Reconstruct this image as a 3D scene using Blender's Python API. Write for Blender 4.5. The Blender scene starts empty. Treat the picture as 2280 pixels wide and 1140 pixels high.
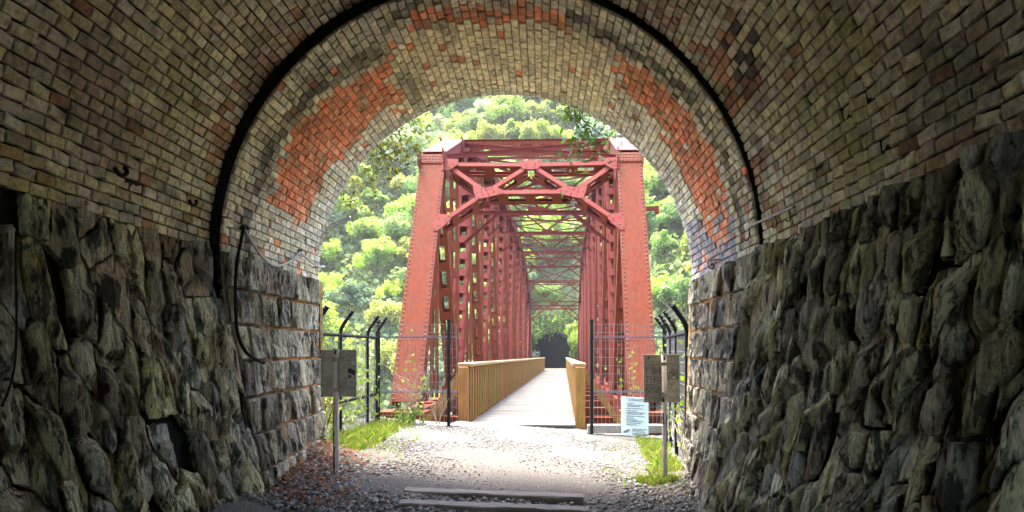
import bpy, math, random
import numpy as np
from mathutils import Vector, Matrix, noise

# ------------------------------------------------------------------ camera, light, exposure
scene = bpy.context.scene
col = scene.collection
R_ = math.radians
F = 1550.0            # focal length in pixels of the 2280 px wide photograph
VX, VY = 1205.0, 780.0
CAMH = 1.5
cam = bpy.data.cameras.new('camera')
cam.sensor_width = 36.0
cam.lens = 36.0 * F / 2280.0
cam.shift_x = (1140 - VX) / 2280.0
cam.shift_y = (VY - 570) / 2280.0
cam.clip_start, cam.clip_end = 0.05, 2000
cam_o = bpy.data.objects.new('camera', cam)
cam_o.location = (0, 0, CAMH)
cam_o.rotation_euler = (R_(90), 0, 0)
col.objects.link(cam_o)
scene.camera = cam_o

SUN = Vector((-0.16, 0.20, 1.0)).normalized()      # towards the sun
w = bpy.data.worlds.new('World'); scene.world = w; w.use_nodes = True
nt = w.node_tree
bg = nt.nodes['Background']
sky = nt.nodes.new('ShaderNodeTexSky')
sky.sky_type = 'NISHITA'; sky.sun_disc = False
sky.sun_elevation = math.asin(SUN.z); sky.sun_rotation = math.atan2(SUN.x, SUN.y)
sky.dust_density = 3.0; sky.air_density = 1.0
nt.links.new(sky.outputs[0], bg.inputs[0]); bg.inputs[1].default_value = 0.11
sl = bpy.data.lights.new('sun', 'SUN'); sl.energy = 1.5; sl.angle = R_(22); sl.color = (1, .93, .80)
so = bpy.data.objects.new('sun', sl); so.rotation_euler = SUN.to_track_quat('Z', 'Y').to_euler(); col.objects.link(so)
scene.view_settings.view_transform = 'Standard'; scene.view_settings.look = 'None'
scene.view_settings.gamma = 1; scene.view_settings.exposure = 4.3
scene.render.engine = 'CYCLES'
cy = scene.cycles
cy.max_bounces = 10; cy.diffuse_bounces = 7; cy.transparent_max_bounces = 8
cy.use_denoising = True
cy.sample_clamp_indirect = 20

# ------------------------------------------------------------------ helpers
def rng_(s): return np.random.default_rng(s)

def fbm(v, o=4): return noise.fractal(v, 1.0, 2.0, o)

class MB:
    """collects vertices, faces and a colour per face"""
    def __init__(s): s.v, s.f, s.c, s.cur = [], [], [], (1, 1, 1)
    def add(s, verts, faces):
        n = len(s.v); s.v += [tuple(p) for p in verts]
        s.f += [tuple(i + n for i in f) for f in faces]; s.c += [s.cur] * len(faces)
    def box(s, c, d, M=None, bev=0.0):
        x, y, z = d[0] / 2, d[1] / 2, d[2] / 2
        if bev <= 0:
            P = [(sx * x, sy * y, sz * z) for sz in (-1, 1) for sx, sy in ((-1, -1), (1, -1), (1, 1), (-1, 1))]
            Fc = [(3, 2, 1, 0), (4, 5, 6, 7), (0, 1, 5, 4), (1, 2, 6, 5), (2, 3, 7, 6), (3, 0, 4, 7)]
        else:
            b = min(bev, x * .9, y * .9, z * .9)
            P, Fc = [], []
            # chamfered box: rings of 8
            def ring(xx, yy, zz, k): return [(-xx + k, -yy, zz), (xx - k, -yy, zz), (xx, -yy + k, zz), (xx, yy - k, zz), (xx - k, yy, zz), (-xx + k, yy, zz), (-xx, yy - k, zz), (-xx, -yy + k, zz)]
            P = ring(x - b, y - b, -z, b * .5) + ring(x, y, -z + b, b) + ring(x, y, z - b, b) + ring(x - b, y - b, z, b * .5)
            Fc = [tuple(range(7, -1, -1)), tuple(range(24, 32))]
            for r in range(3):
                for i in range(8):
                    j = (i + 1) % 8
                    Fc.append((r * 8 + i, r * 8 + j, r * 8 + 8 + j, r * 8 + 8 + i))
        c = Vector(c)
        if M is None: s.add([(p[0] + c.x, p[1] + c.y, p[2] + c.z) for p in P], Fc)
        else: s.add([(M @ Vector(p)) + c for p in P], Fc)
    def bar(s, a, b, w, h, up=(0, 0, 1), bev=0):
        """box beam from a to b, w across, h along up"""
        a, b = Vector(a), Vector(b); t = (b - a); L = t.length; t = t / L
        x = t.cross(Vector(up))
        if x.length < 1e-4: x = t.cross(Vector((1, 0, 0)))
        x.normalize(); u = x.cross(t)
        M = Matrix((x, t, u)).transposed()
        s.box((a + b) / 2, (w, L, h), M, bev)
    def tube(s, pts, r, n=8, r2=None):
        pts = [Vector(p) for p in pts]; m = len(pts); V, Fc = [], []
        ref = Vector((0, 0, 1)) if abs((pts[-1] - pts[0]).normalized().z) < .9 else Vector((1, 0, 0))
        for i, p in enumerate(pts):
            t = (pts[min(i + 1, m - 1)] - pts[max(i - 1, 0)]).normalized()
            x = t.cross(ref)
            if x.length < 1e-3: x = t.cross(Vector((0, 1, 0)))
            x.normalize(); y = t.cross(x)
            rr = r if r2 is None else r + (r2 - r) * i / max(1, m - 1)
            for k in range(n):
                a = 2 * math.pi * k / n
                V.append(p + x * (rr * math.cos(a)) + y * (rr * math.sin(a)))
        for i in range(m - 1):
            for k in range(n):
                j = (k + 1) % n
                Fc.append((i * n + k, i * n + j, i * n + n + j, i * n + n + k))
        Fc.append(tuple(range(n - 1, -1, -1))); Fc.append(tuple(range((m - 1) * n, m * n)))
        s.add(V, Fc)
    def prism(s, poly, M, c, th):
        """polygon in local xy, extruded +-th/2 along local z, placed by M, c"""
        n = len(poly); c = Vector(c)
        V = [M @ Vector((p[0], p[1], -th / 2)) + c for p in poly] + [M @ Vector((p[0], p[1], th / 2)) + c for p in poly]
        Fc = [tuple(range(n - 1, -1, -1)), tuple(range(n, 2 * n))] + [(i, (i + 1) % n, n + (i + 1) % n, n + i) for i in range(n)]
        s.add(V, Fc)
    def data(s, name, mat, smooth=False, loc=(0, 0, 0)):
        me = bpy.data.meshes.new(name)
        l = loc
        me.from_pydata([(p[0] - l[0], p[1] - l[1], p[2] - l[2]) for p in s.v], [], s.f)
        at = me.attributes.new('Col', 'FLOAT_COLOR', 'FACE')
        a = np.ones((len(s.f), 4), 'f'); a[:, :3] = np.array(s.c, 'f').reshape(-1, 3)
        at.data.foreach_set('color', a.ravel())
        me.materials.append(mat)
        if smooth: me.polygons.foreach_set('use_smooth', [True] * len(s.f))
        me.update()
        return me
    def build(s, name, mat, parent=None, smooth=False, local=False):
        loc = (0, 0, 0)
        if parent is not None and not local: loc = parent.location
        return link(bpy.data.objects.new(name, s.data(name, mat, smooth, loc)), parent)

def link(o, parent=None):
    col.objects.link(o)
    if parent is not None: o.parent = parent
    return o

def tag(o, label=None, cat=None, group=None, kind=None):
    if label: o['label'] = label
    if cat: o['category'] = cat
    if group: o['group'] = group
    if kind: o['kind'] = kind
    return o

def empty(name, loc, label, cat, group=None, rot=(0, 0, 0)):
    o = bpy.data.objects.new(name, None); o.location = loc; o.rotation_euler = rot
    o.empty_display_size = .2
    col.objects.link(o); return tag(o, label, cat, group)

def np_mesh(name, V, Q, mat, colr=None, smooth=False, tri=False):
    """big mesh out of numpy arrays, Q (n,4) or (n,3)"""
    k = Q.shape[1]; me = bpy.data.meshes.new(name)
    me.vertices.add(len(V)); me.vertices.foreach_set('co', np.asarray(V, 'f').ravel())
    me.loops.add(Q.size); me.loops.foreach_set('vertex_index', Q.astype('i').ravel())
    me.polygons.add(len(Q)); me.polygons.foreach_set('loop_start', np.arange(0, Q.size, k, dtype='i'))
    me.polygons.foreach_set('loop_total', np.full(len(Q), k, 'i'))
    if smooth: me.polygons.foreach_set('use_smooth', np.ones(len(Q), bool))
    me.update(calc_edges=True)
    if colr is not None:
        at = me.attributes.new('Col', 'FLOAT_COLOR', 'FACE'); a = np.ones((len(Q), 4), 'f'); a[:, :3] = colr
        at.data.foreach_set('color', a.ravel())
    me.materials.append(mat); return me

# ------------------------------------------------------------------ materials
class G:
    """small node-graph helper"""
    def __init__(s, name, rough=.8, spec=.3):
        m = bpy.data.materials.new(name); m.use_nodes = True; s.m = m; s.t = m.node_tree
        s.b = s.t.nodes['Principled BSDF']; s.b.inputs['Roughness'].default_value = rough
        s.b.inputs['Specular IOR Level'].default_value = spec
    def n(s, ty, **k):
        nd = s.t.nodes.new('ShaderNode' + ty)
        for a, b in k.items(): setattr(nd, a, b)
        return nd
    def set(s, sock, v):
        if hasattr(v, 'node'): s.t.links.new(v, sock)
        elif isinstance(v, (tuple, list)) and len(v) == 3 and sock.type == 'RGBA': sock.default_value = (*v, 1)
        else: sock.default_value = v
    def pos(s, scale=(1, 1, 1), obj=False, rot=(0, 0, 0)):
        mp = s.n('Mapping'); mp.inputs['Scale'].default_value = scale; mp.inputs['Rotation'].default_value = rot
        src = s.n('TexCoord').outputs['Object'] if obj else s.n('NewGeometry').outputs['Position']
        s.t.links.new(src, mp.inputs[0]); return mp.outputs[0]
    def noise(s, vec, scale, detail=5, rough=.6, dist=0):
        nd = s.n('TexNoise'); s.t.links.new(vec, nd.inputs['Vector'])
        nd.inputs['Scale'].default_value = scale; nd.inputs['Detail'].default_value = detail
        nd.inputs['Roughness'].default_value = rough; nd.inputs['Distortion'].default_value = dist
        return nd.outputs['Fac']
    def ramp(s, fac, a, b, lo=0.0, hi=1.0):
        nd = s.n('MapRange', interpolation_type='SMOOTHSTEP'); s.set(nd.inputs[0], fac)
        for i, v in zip((1, 2, 3, 4), (a, b, lo, hi)): nd.inputs[i].default_value = v
        return nd.outputs[0]
    def mix(s, fac, a, b, mode='MIX'):
        nd = s.n('Mix', data_type='RGBA', blend_type=mode)
        s.set(nd.inputs['Factor'], fac); s.set(nd.inputs['A'], a); s.set(nd.inputs['B'], b); return nd.outputs['Result']
    def mul(s, colr, fac):
        nd = s.n('VectorMath', operation='SCALE'); s.set(nd.inputs[0], colr); s.set(nd.inputs['Scale'], fac); return nd.outputs[0]
    def math(s, op, a, b=0.0):
        nd = s.n('Math', operation=op); s.set(nd.inputs[0], a); s.set(nd.inputs[1], b); return nd.outputs[0]
    def attr(s): return s.n('Attribute', attribute_name='Col').outputs['Color']
    def ocol(s): return s.n('ObjectInfo').outputs['Color']
    def orand(s): return s.n('ObjectInfo').outputs['Random']
    def bump(s, h, strength=.5, dist=.01):
        nd = s.n('Bump'); s.set(nd.inputs['Height'], h); nd.inputs['Strength'].default_value = strength
        nd.inputs['Distance'].default_value = dist; s.t.links.new(nd.outputs[0], s.b.inputs['Normal'])
    def base(s, c): s.set(s.b.inputs['Base Color'], c); return s.m

def brick_mat(name, src):
    g = G(name, .85, .25); p = g.pos()
    c = g.attr() if src == 'attr' else g.ocol()
    n1 = g.noise(p, 16, 7, .72); n2 = g.noise(p, 2.6, 5, .65, .6); n3 = g.noise(g.pos((1, .5, 3)), 9, 6, .7)
    c = g.mul(c, g.ramp(n1, .25, .75, .58, 1.55))
    c = g.mix(g.ramp(n3, .58, .74, 0, .55), c, (.08, .072, .058))
    c = g.mix(g.ramp(n2, .60, .72, 0, .45), c, (.30, .30, .10))
    n6 = g.noise(g.pos((1, .55, 1)), 1.9, 9, .72, .5)
    c = g.mix(g.ramp(n6, .53, .66, 0, .62), c, (.075, .068, .055))      # soot and damp running across the courses
    n7 = g.noise(g.pos((1, 2.2, .6)), 3.1, 8, .7, .3)
    c = g.mix(g.ramp(n7, .63, .72, 0, .5), c, (.62, .58, .48))
    n4 = g.noise(p, 70, 3, .6)
    c = g.mix(g.ramp(n4, .66, .74, 0, .5), c, (.42, .40, .34))
    g.bump(g.math('ADD', g.math('MULTIPLY', n1, 1.3), g.math('MULTIPLY', g.noise(p, 60, 5, .7), .7)), .85, .016)
    return g.base(c)

def stone_mat(name):
    g = G(name, .75, .35); p = g.pos()
    ps = g.pos((1, 1, .28), rot=(.18, 0, 0))
    n1 = g.noise(ps, 11, 9, .72, .7); n2 = g.noise(p, 2.2, 5, .6, .4); n3 = g.noise(ps, 34, 7, .75, .4); n4 = g.noise(p, 7, 6, .7)
    c = g.mul(g.attr(), g.ramp(n1, .3, .72, .50, 1.45))
    c = g.mix(g.ramp(n3, .54, .72, 0, .50), c, (.06, .055, .045))
    c = g.mix(g.ramp(n4, .58, .72, 0, .6), c, (.50, .43, .15))
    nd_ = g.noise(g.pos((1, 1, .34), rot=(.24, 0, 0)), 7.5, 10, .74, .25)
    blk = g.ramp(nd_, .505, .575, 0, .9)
    c = g.mix(g.ramp(n2, .62, .74, 0, .35), c, (.42, .22, .085))
    n5 = g.noise(g.pos((1, 1, .22), rot=(.18, 0, 0)), 75, 4, .7)
    c = g.mul(c, g.ramp(n5, .3, .65, .62, 1.2))
    c = g.mix(blk, c, (.022, .020, .017))                        # ragged upright black flakes paint in the dark of the cracks
    g.bump(g.math('ADD', g.math('ADD', g.math('MULTIPLY', n1, 1.2), g.math('MULTIPLY', n3, .9)), g.math('SUBTRACT', g.math('MULTIPLY', n5, .35), g.math('MULTIPLY', blk, .9))), 1.0, .06)
    return g.base(c)

def mortar_mat(name):
    g = G(name, .95, .1); p = g.pos()
    n = g.noise(p, 9, 6, .7); n2 = g.noise(p, 45, 4, .6)
    c = g.mul(g.attr(), g.ramp(n, .3, .7, .45, 1.4))
    g.bump(g.math('ADD', n, n2), .9, .02)
    return g.base(c)

def paint_mat(name, rust=0.0, lift=1.0):
    g = G(name, .7, .06); p = g.pos(obj=True)
    n1 = g.noise(p, 3.0, 6, .65, .4); n2 = g.noise(g.pos((6, 6, 1), obj=True), 2.5, 7, .75); n3 = g.noise(p, 28, 5, .7)
    c = g.mix(g.ramp(n1, .35, .7), (.086, .0136, .0122), (.088, .0195, .0152)) if not rust else g.mix(g.ramp(n1, .35, .7), (.115, .022, .010), (.105, .029, .014))
    c = g.mix(g.ramp(n2, .50 - rust, .66 - rust, 0, .85), c, (.075, .018, .009))
    c = g.mix(g.ramp(n3, .56, .70, 0, .65), c, (.05, .016, .012))
    c = g.mix(g.ramp(g.noise(g.pos((1, 1, .35), obj=True), 1.15, 9, .8, .5), .58, .66, 0, .75), c, (.045, .028, .034))
    g.bump(n3, .25, .004)
    return g.base(g.mul(c, lift))

def simple_mat(name, c, rough=.7, spec=.3, var=.35, scale=8, stretch=(1, 1, 1), bump=.3, dist=.006, use_attr=False, obj=False, metal=0):
    g = G(name, rough, spec); p = g.pos(stretch, obj); n = g.noise(p, scale, 7, .68); n2 = g.noise(p, scale * 6, 4, .65)
    g.b.inputs['Metallic'].default_value = metal
    base = g.attr() if use_attr else c
    cc = g.mul(base, g.ramp(n, .28, .72, 1 - var, 1 + var))
    cc = g.mul(cc, g.ramp(n2, .3, .7, 1 - var * .6, 1 + var * .5))
    g.bump(g.math('ADD', n, n2), bump, dist)
    return g.base(cc)

def leaf_mat(name, src='obj'):
    g = G(name, .55, .25)
    a = g.attr(); c = a if src == 'attr' else g.mix(1.0, g.ocol(), a, 'MULTIPLY')
    g.base(c)
    tr = g.n('BsdfTranslucent'); g.set(tr.inputs[0], g.mix(1.0, c, (1.15, 1.25, .6), 'MULTIPLY'))
    ms = g.n('MixShader'); ms.inputs[0].default_value = .5
    out = g.t.nodes['Material Output']
    g.t.links.new(g.b.outputs[0], ms.inputs[1]); g.t.links.new(tr.outputs[0], ms.inputs[2]); g.t.links.new(ms.outputs[0], out.inputs[0])
    return g.m

def wood_mat(name, c, scale=3, stretch=(12, 1, 12), var=.3, use_attr=False):
    return simple_mat(name, c, .75, .2, var, scale, stretch, .35, .004, use_attr, obj=True)

M = dict(
    brick_obj=brick_mat('brick_face', 'obj'), brick_attr=brick_mat('brick_face_joined', 'attr'),
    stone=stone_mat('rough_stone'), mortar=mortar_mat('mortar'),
    paint=paint_mat('red_paint', 0, 1.45), rusty=paint_mat('red_paint_rusty', .07, 1.5), post_paint=paint_mat('weathered_red_paint', .05, 1.02),  # lift paints the shaded inner members brighter than the weathered end posts
    rivet=simple_mat('rivet_shaded_paint', (.045, .011, .010), .5, .4, .2),  # darker than the plates, small rivet shadows put into the colour
    wood=wood_mat('stained_wood', (.52, .27, .075), use_attr=True, stretch=(10, 10, 1)),
    rail_wood=wood_mat('handrail_wood', (.30, .195, .095), stretch=(12, 1, 12)),
    deck=wood_mat('weathered_deck', (.50, .47, .42), scale=2, stretch=(1, 14, 14), use_attr=True),
    gravel=None, pebble=simple_mat('pebble_stone', None, .85, .2, .25, 30, use_attr=True, bump=.4),
    sleeper=wood_mat('sleeper_wood', (.16, .13, .105), scale=3, stretch=(1, 14, 14), var=.45),
    black=simple_mat('black_metal', (.012, .012, .012), .8, .12, .3, 6),
    galv=simple_mat('grey_wire', (.20, .20, .21), .45, .5, .2, 10),
    fence_rail=simple_mat('fence_bar_metal', (.13, .13, .17), .45, .5, .2, 10),
    conduit=simple_mat('grey_conduit', (.36, .35, .32), .5, .4, .25, 10),
    concrete=simple_mat('concrete', (.30, .28, .25), .9, .15, .3, 4, bump=.5, dist=.01),
    plate=simple_mat('sign_back_metal', (.42, .365, .28), .55, .35, .3, 5, bump=.2),
    post=simple_mat('sign_post_paint', (.66, .57, .50), .6, .3, .2, 7, bump=.2),
    rust=simple_mat('rust', (.10, .045, .025), .9, .1, .4, 20),
    board=simple_mat('notice_board_face', (.62, .78, .86), .5, .3, .06, 3, bump=.05),
    ink=simple_mat('dark_ink', (.05, .06, .07), .8, .1, .1),
    sticker=simple_mat('sticker_print', (.6, .6, .58), .6, .3, .1),
    bark=simple_mat('bark', (.10, .075, .05), .9, .1, .4, 6, (3, 3, 1), .7, .02),
    twig=simple_mat('pale_twig', (.34, .28, .22), .8, .1, .2, 10),
    leaf=leaf_mat('leaf'), leaf_attr=leaf_mat('leaf_joined', 'attr'),
    grass=leaf_mat('grass_blade', 'attr'),
    hill=simple_mat('forest_floor', (.10, .12, .05), .95, .1, .5, .8, bump=1, dist=.3),
    river=simple_mat('river_water', (.03, .05, .04), .12, .5, .2, .3, bump=.2, dist=.05),
    dark=simple_mat('unlit_tunnel_tone', (.001, .008, .040), .95, .0, .3, 1.5),  # navy-black paints in the unlit depth of the far tunnel
    soil=simple_mat('soil', (.14, .11, .08), .95, .1, .4, 4, bump=.6, dist=.02),
)
g = G('gravel_path', .95, .15); p = g.pos()
n1 = g.noise(p, 1.1, 5, .6); n2 = g.noise(p, 38, 6, .75); n3 = g.noise(p, 90, 4, .7)
sep = g.n('SeparateXYZ'); g.t.links.new(g.n('NewGeometry').outputs['Position'], sep.inputs[0])
nw = g.math('ADD', sep.outputs[1], g.math('MULTIPLY', n1, 2.2))
c = g.mix(g.ramp(nw, 10.2, 12.2), (.142, .124, .108), (.112, .108, .102))       # bare earth worn in front, crushed stone beyond
c = g.mul(c, g.ramp(n2, .32, .7, .55, 1.35)); c = g.mul(c, g.ramp(n3, .3, .7, .75, 1.2))
g.bump(g.math('ADD', n2, n3), 1.0, .025); M['gravel'] = g.base(c)

# ------------------------------------------------------------------ tunnel geometry
CXF, CZF, RF = -.48, 2.42, 2.51
CXN, CZN, RN = -.508, 2.44, 2.590
YS, YP, YB = 6.46, 9.30, -9.0          # step, portal, rear end
def ground_z(x, y):
    return -.03 - .062 * (np.clip(x, -3.2, 2.4) + .4)
def wall_inset(y, z, cz):
    a = .45 if y <= YS else .45 + (.06 - .45) * (y - YS) / (YP - YS)
    return a * max(0.0, (cz - z) / cz) ** 1.5
def wall_x(side, y, z, far):
    cx, cz, r = (CXF, CZF, RF) if far else (CXN, CZN, RN)
    return cx + side * (r - wall_inset(y, z, cz))

def wall_blotch(v, s, o=0.0): return noise.noise(Vector(v) * s + Vector((o, o * 1.7, -o)))

OLIVE, GREY, BROWN, REDB = (.66, .57, .36), (.60, .54, .43), (.55, .42, .30), (.78, .20, .08)
def lerp3(a, b, t): return tuple(x + (y - x) * t for x, y in zip(a, b))
def brick_colour(th, y, far, rn):
    """th in degrees from the left springing; returns colour, recess"""
    x, z = -math.cos(R_(th)), math.sin(R_(th))
    P = (x * 2.5, y, z * 2.5); rec = 0
    base = random.choice([OLIVE, OLIVE, GREY, GREY, BROWN])
    base = lerp3(base, (.66, .60, .45), rn.random() * .5)
    k = .75 + .5 * rn.random()
    if far:
        j = wall_blotch(P, 2.2, 3) * 5; jy = wall_blotch(P, 2.2, 9) * .22
        t, yy = th + j, y + jy
        red = (14 < t < 62 and 7.38 < yy < 8.60 + .1 * math.sin(t * .2)) or (121 < t < 166 and 7.15 < yy < 8.0 + .35 * (t > 140)) or (72 < t < 106 and 6.86 < yy < 7.2) or (163 < t < 174 and 7.45 < yy < 8.3 and rn.random() < .7)
        sp = rn.random()
        if red or sp < .035:
            if sp < (.97 if 16 < t < 60 and 7.5 < yy < 8.5 or 124 < t < 163 else .8):
                base = lerp3(lerp3(REDB, (.66, .29, .14), rn.random() * .8), base, .22 * rn.random()); k = .7 + .55 * rn.random(); rec = .002 + .012 * rn.random()
        elif 164 < t < 180 and y > 7.2:
            base = random.choice([(.34, .31, .31), (.50, .34, .30), (.28, .28, .31)])
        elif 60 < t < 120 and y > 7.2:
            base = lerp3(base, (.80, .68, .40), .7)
        st = 0.0                                                     # soot and dead moss, in ragged bands
        if t < 64: st = max(st, 1.25 - abs(yy - (7.03 + .0035 * (t - 20))) / (.17 + .14 * wall_blotch(P, 4)))
        if t > 106: st = max(st, 1.2 - abs(yy - 6.93) / max(.03, .12 + .16 * wall_blotch(P, 3, 4)))
        if 62 <= t <= 78: st = max(st, 1.1 - abs(yy - 6.76) / .16)
        if yy > 7.9: st = max(st, .85 - abs(t - 65) / 5.5)
        st = min(1, max(0, st * (.65 + .6 * rn.random())))
        base = lerp3(base, (.07, .063, .050), st * .85); k = k + (1 - k) * st; rec += .02 * st * rn.random()
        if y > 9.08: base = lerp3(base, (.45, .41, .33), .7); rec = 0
    else:
        if rn.random() < .02 + .22 * (y > 6.0): base = (.46, .25, .15)
        m = wall_blotch(P, .9, 5)
        if m > .15: base = lerp3(base, (.36, .36, .14), min(.8, (m - .1) * 2.2) * rn.random())
        if m < -.3: base = lerp3(base, (.36, .25, .19), .6)
        if wall_blotch(P, 1.6, 14) > .42: k *= .6
        if 141 < th < 150 and 5.3 < y < 6.1 and rn.random() < .3: base, k = (.10, .085, .07), 1
        if 139 < th < 152 and 5.6 < y < 6.4 and rn.random() < .5: base = (.52, .26, .16)
    return tuple(c * k for c in base), rec

def brick_template(rn):
    """unit brick, x along the tunnel, y along the arc, z towards the viewer (in metres)"""
    P8 = [(-.5, -.5), (0, -.5), (.5, -.5), (.5, 0), (.5, .5), (0, .5), (-.5, .5), (-.5, 0)]
    V = []
    j = lambda s: (rn.random() - .5) * s
    edge = [(x + j(.05), y + j(.07)) for x, y in P8]
    V += [(x, y, -.03) for x, y in edge]
    V += [(x, y, .010 + j(.006)) for x, y in edge]
    V += [(x * (.92 + j(.06)), y * (.87 + j(.08)), .021 + j(.006)) for x, y in edge]
    V.append((j(.2), j(.2), .022 + j(.008)))
    Fc = []
    for r in (0, 8):
        for i in range(8):
            k = (i + 1) % 8; Fc.append((r + i, r + k, r + 8 + k, r + 8 + i))
    for i in range(8): Fc.append((16 + i, 16 + (i + 1) % 8, 24))
    return V, Fc

def pix(p):
    return (VX + F * p[0] / p[1], VY - F * (p[2] - CAMH) / p[1])

def make_vault(far, y0, y1, course, label, seed):
    random.seed(seed); rn = random.Random(seed)
    cx, cz, r = (CXF, CZF, RF) if far else (CXN, CZN, RN)
    root = empty('brick_vault', (cx, (y0 + y1) / 2, cz), label, 'brick vault')
    T = [brick_template(rn) for _ in range(10)]
    n = round(math.pi * r / course); dth = 180.0 / n
    items = []
    for i in range(n):
        th = (i + .5) * dth
        ca, sa = math.cos(R_(th)), math.sin(R_(th))
        inn = Vector((ca, 0, -sa)); tan = Vector((sa, 0, ca)); ax = Vector((0, 1, 0))
        y = y0 - (rn.random() * .2) - (.11 if i % 2 else 0)
        while y < y1 - .02:
            L = (.165 if far else .178) * (1 + (rn.random() - .5) * .22)
            if rn.random() < .12: L *= .58
            a, b = max(y, y0), min(y + L, y1)
            if y1 - b < .05: b = y1
            y = b if b == y1 else y + L
            if b - a < .035: continue
            ym = (a + b) / 2; gap = .010 if far else .012
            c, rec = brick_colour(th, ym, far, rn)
            rec += (rn.random() - .5) * (.008 if far else .009)
            if rn.random() < .012: rec += .02
            sx, sy = (b - a) - gap, r * R_(dth) - gap * (1.0 if far else .9)
            tilt = (rn.random() - .5) * .03
            B = Matrix((ax * sx, tan * sy, inn)).transposed() @ Matrix.Rotation(tilt, 3, 'X') @ Matrix.Rotation((rn.random() - .5) * .03, 3, 'Z')
            pos = Vector((cx - r * ca, ym, cz + r * sa)) - inn * rec
            items.append((B, pos, rn.randrange(10), c, sx * sy))
    # the 300 that show largest become single bricks
    def size(it):
        p = it[1]
        if p.y < .5: return 0
        x, yy = pix(p)
        if not (-20 < x < 2300 and -20 < yy < 1160): return 0
        v = (p - Vector((0, 0, CAMH))); inn = (Vector((cx, p.y, cz)) - p).normalized()
        return it[4] * abs(v.normalized().dot(inn)) / v.length_squared
    order = sorted(range(len(items)), key=lambda i: -size(items[i]))
    single = set(order[:300])
    meshes = []
    for V, Fc in T:
        mb = MB(); mb.add(V, Fc); meshes.append(mb.data('brick', M['brick_obj']))
    mb = MB()
    for i, (B, pos, k, c, _) in enumerate(items):
        if i in single:
            o = bpy.data.objects.new('brick', meshes[k]); o.color = (*c, 1)
            m4 = B.to_4x4(); m4.translation = pos - Vector(root.location)
            link(o, root); o.matrix_local = m4
        else:
            mb.cur = c; mb.add([B @ Vector(v) + pos for v in T[k][0]], T[k][1])
    tag(mb.build('bricks', M['brick_attr'], root), kind='stuff')
    # mortar behind them
    mb = MB(); ny, na = 40, 90
    for a in range(na):
        for j in range(ny):
            q = []
            for (aa, jj) in ((a, j), (a + 1, j), (a + 1, j + 1), (a, j + 1)):
                th = math.pi * aa / na; yy = y0 + (y1 - y0) * jj / ny
                q.append((cx - (r + .004) * math.cos(th), yy, cz + (r + .004) * math.sin(th)))
            yy = y0 + (y1 - y0) * (j + .5) / ny; d = 180 * (a + .5) / na
            c0 = (.10, .085, .06)
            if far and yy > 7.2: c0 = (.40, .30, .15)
            if not far: c0 = (.035, .032, .026)
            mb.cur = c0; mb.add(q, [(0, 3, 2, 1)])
    mb.build('mortar_bed', M['mortar'], root)
    return root

vault_n = make_vault(False, 1.1, YS, .084, 'near vault of dark mossy grey-brown bricks overhead, in front of the dark ring gap', 5)
vault_f = make_vault(True, YS + .02, YP, .082, 'far vault lining by the tunnel mouth with orange patches where brick faces fell away', 6)
# face of the far lining towards the viewer, wide ring painted near-black for its unlit side
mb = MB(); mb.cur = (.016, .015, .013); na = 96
for a in range(na):
    q = []
    for aa in (a, a + 1):
        th = math.pi * aa / na
        q.append((CXF - (RF + .003) * math.cos(th), YS + .015, CZF + (RF + .003) * math.sin(th)))
        q.append((CXN - (RN + .25) * math.cos(th), YS + .015, CZN + (RN + .25) * math.sin(th)))
    mb.add(q, [(0, 1, 3, 2)])
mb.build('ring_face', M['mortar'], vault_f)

# outer shell: keeps the daylight out and carries the vault on behind the camera
mb = MB(); mb.cur = (.04, .036, .03); NA = 48
def prof(y):
    pts = []
    r, cx, cz = RN + .13, CXN, CZN
    for k in range(6): pts.append((cx - r + wall_inset(y, k * cz / 5 - .6, cz) , y, -.6 + k * (cz + .6) / 6))
    for k in range(NA + 1):
        th = math.pi * k / NA; pts.append((cx - r * math.cos(th), y, cz + r * math.sin(th)))
    for k in range(5, -1, -1): pts.append((cx + r - wall_inset(y, k * cz / 5 - .6, cz), y, -.6 + k * (cz + .6) / 6))
    return pts
ys = [YB + (YP + .1 - YB) * i / 24 for i in range(25)]
rows = [prof(y) for y in ys]
for i in range(24):
    for k in range(len(rows[0]) - 1):
        mb.add([rows[i][k], rows[i + 1][k], rows[i + 1][k + 1], rows[i][k + 1]], [(3, 2, 1, 0)])
sh = mb.build('tunnel_shell', M['mortar']); tag(sh, kind='structure')

# ------------------------------------------------------------------ stone walls
def clip_poly(poly, nx, ny, d):
    out = []
    for i in range(len(poly)):
        a, b = poly[i], poly[(i + 1) % len(poly)]
        da, db = nx * a[0] + ny * a[1] - d, nx * b[0] + ny * b[1] - d
        if da <= 0: out.append(a)
        if (da < 0 < db) or (db < 0 < da):
            t = da / (da - db); out.append((a[0] + (b[0] - a[0]) * t, a[1] + (b[1] - a[1]) * t))
    return out

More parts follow.
